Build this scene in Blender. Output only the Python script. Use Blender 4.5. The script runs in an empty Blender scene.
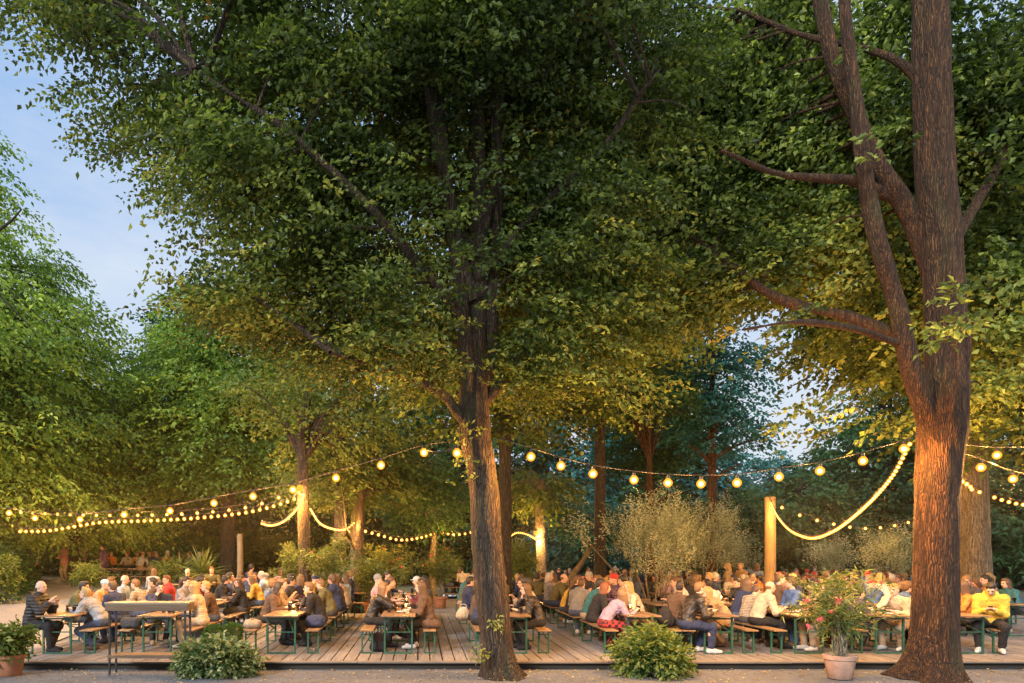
import bpy, bmesh, math, random, zlib, re
import numpy as np
from mathutils import Vector, Matrix, Euler
random.seed(11)
RNG = np.random.default_rng(7)
PI = math.pi
D2R = math.radians
scene = bpy.context.scene
COL = scene.collection

# ------------------------------------------------------------------ camera (level, shifted lens: verticals stay vertical)
F_PX, U0, V0, CAM_Z = 682.7, 420.0, 553.0, 2.15
cam_d = bpy.data.cameras.new("camera")
cam_d.sensor_width = 36.0
cam_d.lens = 24.0
cam_d.shift_x = (512 - U0) / 1024
cam_d.shift_y = (V0 - 341.5) / 1024
cam_d.clip_end = 2000
cam = bpy.data.objects.new("camera", cam_d)
cam.location = (0, 0, CAM_Z)
cam.rotation_euler = (PI / 2, 0, 0)
COL.objects.link(cam)
scene.camera = cam
def X(u, d): return (u - U0) * d / F_PX
def Z(v, d): return CAM_Z - (v - V0) * d / F_PX
def smooth(a, b, x):
    t = np.clip((x - a) / (b - a), 0, 1)
    return t * t * (3 - 2 * t)
DECK_Z, DECK_Y0, DECK_Y1, DECK_X0, DECK_X1 = 0.15, 12.55, 22.6, -8.15, 19.0
def ground_z(x, y):
    return float(0.85 * smooth(15, 36, y) * smooth(3.5, 9, -x))
def floor_z(x, y):
    if DECK_X0 <= x <= DECK_X1 and DECK_Y0 <= y <= DECK_Y1: return DECK_Z
    return ground_z(x, y)

# ------------------------------------------------------------------ render settings
scene.render.engine = 'CYCLES'
scene.view_settings.view_transform = 'Standard'
scene.view_settings.look = 'None'
scene.view_settings.exposure = 0
cy = scene.cycles
cy.use_denoising = True
try: cy.denoiser = 'OPENIMAGEDENOISE'
except Exception: pass
cy.max_bounces = 6
cy.diffuse_bounces = 3
cy.glossy_bounces = 2
cy.transmission_bounces = 5
cy.transparent_max_bounces = 10
cy.sample_clamp_indirect = 4
cy.caustics_reflective = False
cy.caustics_refractive = False
try: cy.use_light_tree = True
except Exception: pass

# ------------------------------------------------------------------ materials
def new_mat(name):
    m = bpy.data.materials.new(name)
    m.use_nodes = True
    nt = m.node_tree
    b = nt.nodes['Principled BSDF']
    return m, nt, b
def N(nt, t, **kw):
    n = nt.nodes.new(t)
    for k, v in kw.items():
        if k in n.inputs: n.inputs[k].default_value = v
        else: setattr(n, k, v)
    return n
def ramp(nt, fac, stops):
    r = nt.nodes.new('ShaderNodeValToRGB')
    els = r.color_ramp.elements
    while len(els) < len(stops): els.new(0.5)
    for e, (p, c) in zip(els, stops):
        e.position = p; e.color = (c[0], c[1], c[2], 1)
    nt.links.new(fac, r.inputs['Fac'])
    return r.outputs['Color']
def coords(nt, scale=(1, 1, 1), kind='Object', loc=(0, 0, 0)):
    tc = nt.nodes.new('ShaderNodeTexCoord')
    mp = nt.nodes.new('ShaderNodeMapping')
    mp.inputs['Scale'].default_value = scale
    mp.inputs['Location'].default_value = loc
    nt.links.new(tc.outputs[kind], mp.inputs['Vector'])
    return mp.outputs['Vector']
def noise(nt, vec, scale, detail=4, rough=0.55):
    n = N(nt, 'ShaderNodeTexNoise', Scale=scale, Detail=detail, Roughness=rough)
    if vec is not None: nt.links.new(vec, n.inputs['Vector'])
    return n.outputs['Fac']
def bump(nt, bsdf, h, strength=0.4, dist=0.01):
    bp = N(nt, 'ShaderNodeBump', Strength=strength, Distance=dist)
    nt.links.new(h, bp.inputs['Height'])
    nt.links.new(bp.outputs['Normal'], bsdf.inputs['Normal'])
def mixc(nt, fac, a, b, mode='MIX'):
    n = nt.nodes.new('ShaderNodeMix')
    n.data_type = 'RGBA'; n.blend_type = mode
    for s, v in ((0, fac), (6, a), (7, b)):
        if isinstance(v, (int, float)): n.inputs[s].default_value = v
        elif isinstance(v, tuple): n.inputs[s].default_value = (*v[:3], 1)
        else: nt.links.new(v, n.inputs[s])
    return n.outputs[2]
def mul(c, k): return tuple(min(1, x * k) for x in c)

def mottled(name, c, rough=0.8, scale=8, var=0.35, bstr=0.3, bdist=0.01, stretch=(1, 1, 1), kind='Object', metal=0, fine=60):
    m, nt, b = new_mat(name)
    v = coords(nt, stretch, kind)
    n1 = noise(nt, v, scale, 6)
    n2 = noise(nt, v, fine, 3)
    col = ramp(nt, n1, [(0.3, mul(c, 1 - var)), (0.7, mul(c, 1 + var))])
    col = mixc(nt, 0.35, col, ramp(nt, n2, [(0.3, mul(c, 0.55)), (0.75, mul(c, 1.35))]))
    nt.links.new(col, b.inputs['Base Color'])
    b.inputs['Roughness'].default_value = rough
    b.inputs['Metallic'].default_value = metal
    bump(nt, b, n2, bstr, bdist)
    return m
def fabric(name, c, kind='plain', c2=None):
    m, nt, b = new_mat(name)
    v = coords(nt)
    n1 = noise(nt, v, 9, 4)
    col = ramp(nt, n1, [(0.25, mul(c, 0.55)), (0.75, mul(c, 1.3))])
    col = mixc(nt, 0.3, col, ramp(nt, noise(nt, v, 70, 3), [(0.3, mul(c, 0.5)), (0.7, mul(c, 1.5))]))
    h = noise(nt, coords(nt, (1, 1, 0.6)), 13, 5)
    if kind == 'stripe':
        w = N(nt, 'ShaderNodeTexWave', Scale=9.0, Distortion=1.2); w.bands_direction = 'Z'
        nt.links.new(v, w.inputs['Vector'])
        col = mixc(nt, ramp(nt, w.outputs['Fac'], [(0.45, (0, 0, 0)), (0.6, (1, 1, 1))]), col, c2)
    elif kind == 'puffer':
        w = N(nt, 'ShaderNodeTexWave', Scale=5.0, Distortion=0.6); w.bands_direction = 'Z'
        nt.links.new(v, w.inputs['Vector']); h = w.outputs['Fac']
    elif kind == 'plaid':
        w = N(nt, 'ShaderNodeTexChecker', Scale=16.0)
        nt.links.new(v, w.inputs['Vector'])
        col = mixc(nt, w.outputs['Fac'], col, c2)
    nt.links.new(col, b.inputs['Base Color'])
    b.inputs['Roughness'].default_value = 0.45 if kind == 'leather' else (0.6 if kind == 'puffer' else 0.9)
    bump(nt, b, h, 0.8, 0.018 if kind == 'puffer' else 0.045)
    return m

def leaf_mat(name, dark, mid, light, trans=0.35, accent=None, rough=0.55):
    m = bpy.data.materials.new(name); m.use_nodes = True
    nt = m.node_tree; b = nt.nodes['Principled BSDF']; out = nt.nodes['Material Output']
    at = nt.nodes.new('ShaderNodeAttribute'); at.attribute_name = 'tint'
    stops = [(0.0, dark), (0.5, mid), (0.9, light)]
    if accent: stops.append((0.985, accent))
    col = ramp(nt, at.outputs['Fac'], stops)
    nt.links.new(col, b.inputs['Base Color'])
    b.inputs['Roughness'].default_value = rough
    b.inputs['Specular IOR Level'].default_value = 0.35
    tr = nt.nodes.new('ShaderNodeBsdfTranslucent')
    c2 = mixc(nt, 1.0, col, (1.5, 1.6, 0.7), 'MULTIPLY')
    nt.links.new(c2, tr.inputs['Color'])
    mx = nt.nodes.new('ShaderNodeMixShader'); mx.inputs[0].default_value = trans
    nt.links.new(b.outputs[0], mx.inputs[1]); nt.links.new(tr.outputs[0], mx.inputs[2])
    nt.links.new(mx.outputs[0], out.inputs['Surface'])
    return m

def bark_mat(name, c1, c2, scale=1.0, ridge=1.0):
    m, nt, b = new_mat(name)
    base = coords(nt, (1, 1, 1))
    wob = N(nt, 'ShaderNodeTexNoise', Scale=2.3, Detail=3.0); nt.links.new(base, wob.inputs['Vector'])
    ad = N(nt, 'ShaderNodeVectorMath', operation='MULTIPLY_ADD'); ad.inputs[1].default_value = (.12, .12, .3)
    nt.links.new(wob.outputs['Color'], ad.inputs[0]); nt.links.new(base, ad.inputs[2])
    mp = nt.nodes.new('ShaderNodeMapping'); mp.inputs['Scale'].default_value = (1, 1, 0.10); nt.links.new(ad.outputs[0], mp.inputs['Vector']); v = mp.outputs['Vector']
    n1 = noise(nt, v, 21 * scale, 7, 0.66)
    nf = noise(nt, coords(nt, (1, 1, 0.3)), 60 * scale, 4, 0.6)
    n2 = noise(nt, coords(nt, (1, 1, 0.5)), 3 * scale, 4)
    vo = N(nt, 'ShaderNodeTexVoronoi', Scale=34 * scale, Randomness=1.0); vo.feature = 'DISTANCE_TO_EDGE'
    nt.links.new(v, vo.inputs['Vector'])
    crack = ramp(nt, vo.outputs['Distance'], [(0.0, (0, 0, 0)), (0.3, (1, 1, 1))])
    col = ramp(nt, n1, [(0.38, mul(c1, 0.25)), (0.5, c1), (0.62, mul(c2, 1.25))])
    col = mixc(nt, 0.3, col, ramp(nt, nf, [(0.3, mul(c1, 0.5)), (0.7, mul(c2, 1.1))]))
    col = mixc(nt, ramp(nt, n2, [(0.4, (0, 0, 0)), (0.7, (0.6, 0.6, 0.6))]), col, mul(c1, 0.7))
    col = mixc(nt, 0.75, col, mixc(nt, 1.0, col, ramp(nt, vo.outputs['Distance'], [(0.0, (0.12, 0.11, 0.10)), (0.16, (1, 1, 1))]), 'MULTIPLY'))
    moss = noise(nt, coords(nt, (1, 1, 0.4)), 1.7, 3)
    col = mixc(nt, ramp(nt, moss, [(0.55, (0, 0, 0)), (0.75, (0.35, 0.35, 0.35))]), col, (0.09, 0.10, 0.03))
    nt.links.new(col, b.inputs['Base Color'])
    b.inputs['Roughness'].default_value = 0.95
    h = mixc(nt, 0.45, mixc(nt, 0.3, n1, nf), crack)
    bump(nt, b, h, 1.0 * ridge, 0.09)
    return m

def wood_mat(name, c, c2, axis='Y', rough=0.6, plank=None, grain=1.0, worn=0.0):
    """boards running along AXIS; plank = board width for a colour change from board to board"""
    m, nt, b = new_mat(name)
    st = {'Y': (1, 0.06, 1), 'X': (0.06, 1, 1), 'Z': (1, 1, 0.06)}[axis]
    v = coords(nt, st)
    n1 = noise(nt, v, 38 * grain, 6, 0.6)
    n2 = noise(nt, coords(nt, (1, 1, 1)), 2.2, 4)
    col = ramp(nt, n1, [(0.25, mul(c, 0.62)), (0.5, c), (0.75, c2)])
    col = mixc(nt, ramp(nt, n2, [(0.35, (0, 0, 0)), (0.75, (0.55, 0.55, 0.55))]), col, mul(c, 0.6))
    if plank:
        sx = nt.nodes.new('ShaderNodeSeparateXYZ')
        tc = nt.nodes.new('ShaderNodeTexCoord'); nt.links.new(tc.outputs['Object'], sx.inputs[0])
        d = N(nt, 'ShaderNodeMath', operation='DIVIDE'); d.inputs[1].default_value = plank
        nt.links.new(sx.outputs['X' if axis == 'Y' else 'Y'], d.inputs[0])
        fl = N(nt, 'ShaderNodeMath', operation='FLOOR'); nt.links.new(d.outputs[0], fl.inputs[0])
        wn = nt.nodes.new('ShaderNodeTexWhiteNoise'); wn.noise_dimensions = '1D'
        nt.links.new(fl.outputs[0], wn.inputs['W'])
        col = mixc(nt, 1.0, col, ramp(nt, wn.outputs['Value'], [(0, (0.66, 0.66, 0.69)), (1, (1.0, 1.0, 1.0))]), 'MULTIPLY')
    oi = nt.nodes.new('ShaderNodeObjectInfo')
    col = mixc(nt, 1.0, col, ramp(nt, oi.outputs['Random'], [(0, (0.72, 0.7, 0.68)), (1, (1.0, 1.0, 1.0))]), 'MULTIPLY')
    nt.links.new(col, b.inputs['Base Color'])
    b.inputs['Roughness'].default_value = rough
    bump(nt, b, n1, 0.35, 0.006)
    return m
def emit_mat(name, c, s):
    m = bpy.data.materials.new(name); m.use_nodes = True
    nt = m.node_tree
    nt.nodes.remove(nt.nodes['Principled BSDF'])
    e = N(nt, 'ShaderNodeEmission', Strength=s); e.inputs['Color'].default_value = (*c, 1)
    nt.links.new(e.outputs[0], nt.nodes['Material Output'].inputs['Surface'])
    return m
def glass_mat(name, c, rough=0.05, alpha=None):
    m, nt, b = new_mat(name)
    n = noise(nt, coords(nt), 20, 2)
    nt.links.new(ramp(nt, n, [(0.3, mul(c, 0.9)), (0.7, c)]), b.inputs['Base Color'])
    b.inputs['Roughness'].default_value = rough
    b.inputs['Transmission Weight'].default_value = 1.0
    b.inputs['IOR'].default_value = 1.3
    return m

M = {}
M['gravel'] = None
M['bark'] = bark_mat('linden_bark', (0.062, 0.040, 0.024), (0.165, 0.105, 0.060))
M['bark_red'] = bark_mat('chestnut_bark', (0.072, 0.029, 0.009), (0.20, 0.086, 0.026))
M['bark_dark'] = bark_mat('wet_bark', (0.055, 0.045, 0.032), (0.12, 0.095, 0.07))
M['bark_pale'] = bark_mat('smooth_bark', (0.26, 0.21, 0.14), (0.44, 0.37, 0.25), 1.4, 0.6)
M['leaf_linden'] = leaf_mat('linden_leaf', (0.020, 0.038, 0.008), (0.072, 0.110, 0.021), (0.22, 0.27, 0.055), 0.38, (0.36, 0.17, 0.02))
M['leaf_chest'] = leaf_mat('maple_leaf', (0.020, 0.038, 0.009), (0.13, 0.185, 0.040), (0.46, 0.52, 0.14), 0.40, (0.42, 0.34, 0.04))
M['leaf_beech'] = leaf_mat('beech_leaf', (0.055, 0.115, 0.020), (0.190, 0.300, 0.050), (0.46, 0.58, 0.12), 0.38)
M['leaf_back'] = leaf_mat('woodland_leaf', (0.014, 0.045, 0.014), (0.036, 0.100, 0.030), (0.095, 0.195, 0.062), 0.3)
M['leaf_teal'] = leaf_mat('blue_green_leaf', (0.014, 0.075, 0.072), (0.032, 0.165, 0.165), (0.08, 0.28, 0.28), 0.3)  # teal light on the foliage is put into the leaf colour
M['leaf_olive'] = leaf_mat('olive_leaf', (0.13, 0.16, 0.11), (0.30, 0.35, 0.25), (0.58, 0.62, 0.48), 0.25)
M['leaf_shrub'] = leaf_mat('shrub_leaf', (0.04, 0.075, 0.016), (0.10, 0.15, 0.03), (0.24, 0.27, 0.065), 0.3)
M['leaf_box'] = leaf_mat('boxwood_leaf', (0.02, 0.055, 0.008), (0.05, 0.115, 0.016), (0.10, 0.19, 0.03), 0.25)
M['leaf_vari'] = leaf_mat('variegated_leaf', (0.035, 0.075, 0.022), (0.10, 0.16, 0.05), (0.42, 0.42, 0.22), 0.25)
M['leaf_oleander'] = leaf_mat('oleander_leaf', (0.045, 0.080, 0.022), (0.12, 0.165, 0.045), (0.30, 0.31, 0.10), 0.3)
M['leaf_dry'] = leaf_mat('fallen_leaf', (0.16, 0.10, 0.04), (0.30, 0.21, 0.08), (0.46, 0.36, 0.18), 0.1)
M['petal'] = leaf_mat('pink_petal', (0.45, 0.05, 0.11), (0.62, 0.09, 0.18), (0.75, 0.22, 0.28), 0.3)
M['terracotta'] = mottled('terracotta', (0.36, 0.15, 0.075), 0.85, 7, 0.4)
M['terra_pale'] = mottled('weathered_terracotta', (0.40, 0.25, 0.18), 0.9, 6, 0.4)
M['soil'] = mottled('soil', (0.05, 0.035, 0.022), 1, 20, 0.5, 1, 0.03)
M['steel_green'] = mottled('green_painted_steel', (0.022, 0.085, 0.048), 0.45, 10, 0.4, 0.1, 0.002)
M['steel_dark'] = mottled('dark_steel', (0.035, 0.033, 0.03), 0.5, 10, 0.4, 0.1, 0.002, metal=0.4)
M['top_wood'] = wood_mat('table_wood', (0.33, 0.205, 0.10), (0.47, 0.315, 0.165), 'Y', 0.5, 0.117)
M['seat_wood'] = wood_mat('bench_wood', (0.36, 0.22, 0.10), (0.50, 0.33, 0.165), 'Y', 0.5, 0.125)
M['deck_wood'] = wood_mat('deck_wood', (0.29, 0.285, 0.285), (0.47, 0.46, 0.46), 'Y', 0.7, 0.232)
M['beam_wood'] = wood_mat('weathered_beam', (0.23, 0.17, 0.11), (0.36, 0.27, 0.18), 'X', 0.75)
M['bar_wood'] = wood_mat('bar_counter_wood', (0.17, 0.10, 0.052), (0.30, 0.19, 0.11), 'X', 0.6, 0.11)
M['post_wood'] = wood_mat('post_wood', (0.30, 0.22, 0.12), (0.46, 0.35, 0.20), 'Z', 0.7)
M['cable'] = mottled('black_cable', (0.018, 0.016, 0.015), 0.6)
def globe_mat(name, c, s, clear):
    """tinted bulb glass, part clear, glowing"""
    m = emit_mat(name, c, s); nt = m.node_tree
    e = [n for n in nt.nodes if n.type == 'EMISSION'][0]; tr = nt.nodes.new('ShaderNodeBsdfTransparent'); tr.inputs[0].default_value = (1, .8, .5, 1)
    mx = nt.nodes.new('ShaderNodeMixShader'); mx.inputs[0].default_value = clear
    nt.links.new(e.outputs[0], mx.inputs[1]); nt.links.new(tr.outputs[0], mx.inputs[2]); nt.links.new(mx.outputs[0], nt.nodes['Material Output'].inputs['Surface'])
    return m
M['bulb'] = globe_mat('bulb_glass', (1.0, 0.36, 0.035), 2.6, .5)  # orange glow of the glass imitates the halo round the filament
M['bulb_small'] = globe_mat('small_bulb_glass', (1.0, 0.34, 0.03), 2.5, .45)
M['rope_light'] = globe_mat('rope_bulb_glass', (1.0, 0.37, 0.035), 2.8, .45)
M['filament'] = emit_mat('hot_filament', (1.0, 0.62, 0.22), 22.0)
M['flame'] = emit_mat('candle_flame', (1.0, 0.55, 0.2), 60.0)
M['beer'] = mottled('beer', (0.62, 0.27, 0.035), 0.15, 12, 0.2, 0.0)
M['foam'] = mottled('beer_foam', (0.75, 0.70, 0.6), 0.8, 30, 0.1)
M['glass'] = glass_mat('clear_glass', (0.95, 0.96, 0.95))
M['lantern_glass'] = glass_mat('lantern_glass', (1.0, 0.86, 0.62), 0.2)
M['white_plate'] = mottled('white_china', (0.72, 0.70, 0.66), 0.25, 8, 0.08, 0)
M['paper'] = mottled('paper', (0.7, 0.67, 0.6), 0.8, 8, 0.1)
M['wax'] = mottled('wax', (0.7, 0.6, 0.42), 0.5)
M['eye'] = mottled('eye_dark', (0.03, 0.02, 0.015), 0.3)
M['lip'] = mottled('lip', (0.36, 0.13, 0.10), 0.5)
SKIN = [mottled('skin_light', (0.55, 0.34, 0.25), 0.55, 14, 0.12, 0.1, 0.003),
        mottled('skin_tan', (0.44, 0.26, 0.175), 0.55, 14, 0.12, 0.1, 0.003),
        mottled('skin_rosy', (0.56, 0.32, 0.25), 0.55, 14, 0.15, 0.1, 0.003)]
HAIRC = {'blond': (0.36, 0.24, 0.09), 'light brown': (0.17, 0.095, 0.042), 'brown': (0.10, 0.055, 0.026),
         'dark': (0.022, 0.016, 0.012), 'grey': (0.36, 0.34, 0.31), 'red': (0.17, 0.055, 0.02)}
HAIRM = {k: mottled('hair_' + k.replace(' ', '_'), c, 0.55, 14, 0.45, 0.8, 0.01, (1, 1, 0.25), fine=120) for k, c in HAIRC.items()}
CLOTH = {'black': (0.014, 0.013, 0.014), 'charcoal': (0.045, 0.044, 0.046), 'grey': (0.20, 0.20, 0.205), 'light grey': (0.30, 0.30, 0.30),
         'white': (0.52, 0.51, 0.49), 'cream': (0.43, 0.36, 0.26), 'beige': (0.33, 0.25, 0.165), 'tan': (0.36, 0.235, 0.12),
         'brown': (0.09, 0.052, 0.03), 'olive': (0.105, 0.095, 0.035), 'green': (0.05, 0.11, 0.045), 'mustard': (0.52, 0.31, 0.045),
         'yellow': (0.52, 0.37, 0.05), 'orange': (0.56, 0.19, 0.035), 'red': (0.42, 0.035, 0.035), 'pink': (0.55, 0.25, 0.25),
         'burgundy': (0.13, 0.022, 0.03), 'lilac': (0.30, 0.22, 0.30), 'purple': (0.11, 0.05, 0.14), 'navy': (0.022, 0.032, 0.075),
         'blue': (0.06, 0.12, 0.28), 'light blue': (0.30, 0.40, 0.52), 'denim': (0.055, 0.075, 0.13), 'teal': (0.03, 0.13, 0.14)}
CLOTHM = {k: fabric('cloth_' + k.replace(' ', '_'), c) for k, c in CLOTH.items()}
CLOTHM['black puffer'] = fabric('cloth_black_puffer', (0.02, 0.018, 0.018), 'puffer')
CLOTHM['black leather'] = fabric('cloth_black_leather', (0.018, 0.015, 0.013), 'leather')
CLOTHM['cream striped'] = fabric('cloth_cream_striped', (0.52, 0.42, 0.28), 'stripe', (0.34, 0.25, 0.15))
CLOTHM['beige striped'] = fabric('cloth_beige_striped', (0.42, 0.36, 0.27), 'stripe', (0.16, 0.13, 0.10))
CLOTHM['red plaid'] = fabric('cloth_red_plaid', (0.40, 0.035, 0.03), 'plaid', (0.05, 0.012, 0.015))
CLOTHM['purple puffer'] = fabric('cloth_purple_puffer', (0.11, 0.06, 0.12), 'puffer')

# ------------------------------------------------------------------ object helpers
def tag(o, label=None, cat=None, group=None, kind=None):
    if label: o['label'] = label
    if cat: o['category'] = cat
    if group: o['group'] = group
    if kind: o['kind'] = kind
    return o
def empty(name, loc, rz=0, label=None, cat=None, group=None):
    o = bpy.data.objects.new(name, None)
    o.empty_display_size = 0.2
    o.location = loc; o.rotation_euler = (0, 0, rz)
    COL.objects.link(o)
    return tag(o, label, cat, group)
def link_mesh(name, me, parent=None, loc=(0, 0, 0), rot=(0, 0, 0)):
    o = bpy.data.objects.new(name, me)
    COL.objects.link(o)
    o.location = loc; o.rotation_euler = rot
    if parent is not None: o.parent = parent
    return o
def np_mesh(name, verts, quads, mats, smooth_=True, mat_idx=None, tint=None):
    me = bpy.data.meshes.new(name)
    verts = np.asarray(verts, np.float32); quads = np.asarray(quads, np.int32)
    nv, nf, k = len(verts), len(quads), quads.shape[1]
    me.vertices.add(nv); me.vertices.foreach_set('co', verts.ravel())
    me.loops.add(nf * k); me.loops.foreach_set('vertex_index', quads.ravel())
    me.polygons.add(nf)
    me.polygons.foreach_set('loop_start', np.arange(0, nf * k, k, dtype=np.int32))
    me.polygons.foreach_set('loop_total', np.full(nf, k, np.int32))
    me.polygons.foreach_set('use_smooth', np.full(nf, smooth_, bool))
    for m in mats: me.materials.append(m)
    if mat_idx is not None: me.polygons.foreach_set('material_index', np.asarray(mat_idx, np.int32))
    if tint is not None:
        a = me.attributes.new('tint', 'FLOAT', 'FACE'); a.data.foreach_set('value', np.asarray(tint, np.float32))
    me.update(calc_edges=True)
    return me
def bm_mesh(name, bm, mats, smooth_angle=None):
    me = bpy.data.meshes.new(name)
    bmesh.ops.recalc_face_normals(bm, faces=bm.faces)
    bm.to_mesh(me); bm.free()
    for m in (mats if isinstance(mats, (list, tuple)) else [mats]): me.materials.append(m)
    if smooth_angle:
        for p in me.polygons: p.use_smooth = True
        try: me.set_sharp_from_angle(angle=D2R(smooth_angle))
        except Exception: pass
    return me
def box(bm, x0, x1, y0, y1, z0, z1, bev=0.0, mi=0):
    r = bmesh.ops.create_cube(bm, size=1)
    vs = r['verts']
    for v in vs:
        v.co = ((x0 + x1) / 2 + v.co.x * (x1 - x0), (y0 + y1) / 2 + v.co.y * (y1 - y0), (z0 + z1) / 2 + v.co.z * (z1 - z0))
    fs = {f for v in vs for f in v.link_faces}
    for f in fs: f.material_index = mi
    if bev:
        es = {e for v in vs for e in v.link_edges}
        bmesh.ops.bevel(bm, geom=list(es), offset=bev, segments=2, profile=0.6, affect='EDGES')
def bar(bm, a, b, w, h=None, up=(0, 0, 1)):
    """square tube from a to b"""
    a, b = Vector(a), Vector(b); h = h or w
    d = (b - a).normalized(); up = Vector(up)
    if abs(d.dot(up)) > 0.98: up = Vector((0, 1, 0))
    s = d.cross(up).normalized(); t = s.cross(d)
    vs = []
    for p in (a, b):
        for i, j in ((-1, -1), (1, -1), (1, 1), (-1, 1)):
            vs.append(bm.verts.new(p + s * (i * w / 2) + t * (j * h / 2)))
    for f in ((3, 2, 1, 0), (4, 5, 6, 7), (0, 1, 5, 4), (1, 2, 6, 5), (2, 3, 7, 6), (3, 0, 4, 7)):
        bm.faces.new([vs[i] for i in f])
def lathe(bm, prof, n=20, c=(0, 0, 0), mi=0):
    rings = []
    for r, z in prof:
        if r < 1e-5: rings.append([bm.verts.new((c[0], c[1], c[2] + z))])
        else: rings.append([bm.verts.new((c[0] + r * math.cos(2 * PI * i / n), c[1] + r * math.sin(2 * PI * i / n), c[2] + z)) for i in range(n)])
    for A, B in zip(rings, rings[1:]):
        for i in range(n):
            j = (i + 1) % n
            if len(A) == 1 and len(B) == 1: continue
            if len(A) == 1: f = bm.faces.new((A[0], B[i], B[j]))
            elif len(B) == 1: f = bm.faces.new((A[i], A[j], B[0]))
            else: f = bm.faces.new((A[i], A[j], B[j], B[i]))
            f.material_index = mi
def catmull(pts, n):
    P = np.array(pts, float)
    if len(P) == 2: return P[0] + (P[1] - P[0]) * np.linspace(0, 1, n)[:, None]
    Q = np.vstack([2 * P[0] - P[1], P, 2 * P[-1] - P[-2]])
    t = np.linspace(0, len(P) - 1, n); out = []
    for x in t:
        i = min(int(x), len(P) - 2); f = x - i
        a, b, c, d = Q[i], Q[i + 1], Q[i + 2], Q[i + 3]
        out.append(0.5 * (2 * b + (c - a) * f + (2 * a - 5 * b + 4 * c - d) * f * f + (3 * b - a - 3 * c + d) * f ** 3))
    return np.array(out)
def vnoise(p, seed=0):
    """smooth value noise on (n,3) points, about -1..1"""
    p = np.asarray(p, float); i = np.floor(p).astype(np.int64); f = p - i; f = f * f * (3 - 2 * f)
    def h(ix, iy, iz):
        k = (ix * 374761393 + iy * 668265263 + iz * 2147483647 + seed * 1274126177) & 0x7fffffff
        k = ((k ^ (k >> 13)) * 1274126177) & 0x7fffffff
        return ((k ^ (k >> 16)) & 0xffff) / 32767.5 - 1
    r = 0
    for a in (0, 1):
        for b in (0, 1):
            for c in (0, 1):
                w = (f[:, 0] if a else 1 - f[:, 0]) * (f[:, 1] if b else 1 - f[:, 1]) * (f[:, 2] if c else 1 - f[:, 2])
                r = r + w * h(i[:, 0] + a, i[:, 1] + b, i[:, 2] + c)
    return r
def tube_np(path, radii, seg=10, rough=0.0, flare=None, seed=0, cap=True):
    """closed tube along PATH (n,3); returns verts, quads"""
    P = np.asarray(path, float); n = len(P)
    T = np.gradient(P, axis=0); T /= np.linalg.norm(T, axis=1)[:, None] + 1e-9
    ref = np.array([0.13, 0.99, 0.05]) if abs(T[0][2]) > 0.5 else np.array([0, 0, 1.0])
    S = np.cross(T, ref); S /= np.linalg.norm(S, axis=1)[:, None] + 1e-9
    B = np.cross(T, S)
    a = np.linspace(0, 2 * PI, seg, endpoint=False)
    R = np.repeat(np.asarray(radii, float)[:, None], seg, 1)
    if flare is not None: R = R * flare(np.arange(n)[:, None], a[None, :])
    V = P[:, None, :] + R[..., None] * (np.cos(a)[None, :, None] * S[:, None, :] + np.sin(a)[None, :, None] * B[:, None, :])
    if rough:
        q = V.reshape(-1, 3)
        k = vnoise(q * [7, 7, 1.3], seed) * 0.6 + vnoise(q * [17, 17, 2.6], seed + 5) * 0.45 + vnoise(q * [2.0, 2.0, 0.9], seed + 9) * 0.8
        out = (V - P[:, None, :]).reshape(-1, 3); L = np.linalg.norm(out, axis=1)[:, None] + 1e-9
        V = (q + out / L * (k * rough)[:, None]).reshape(V.shape)
    V = V.reshape(-1, 3)
    i = np.arange(n - 1)[:, None] * seg; j = np.arange(seg)[None, :]; j2 = (j + 1) % seg
    Q = np.stack([i + j, i + j2, i + seg + j2, i + seg + j], -1).reshape(-1, 4)
    return V, Q
class MeshAcc:
    def __init__(s): s.v = []; s.q = []; s.t = []; s.n = 0
    def add(s, v, q, t=None):
        s.v.append(v); s.q.append(q + s.n); s.n += len(v)
        if t is not None: s.t.append(t)
    def build(s, name, mats, smooth_=True):
        return np_mesh(name, np.vstack(s.v), np.vstack(s.q), mats, smooth_, None, np.concatenate(s.t) if s.t else None)
SKY_STRENGTH, SUN_STRENGTH, BULB_GAIN, HAZE = 0.15, 3.9, 1.85, 0.0009
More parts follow.
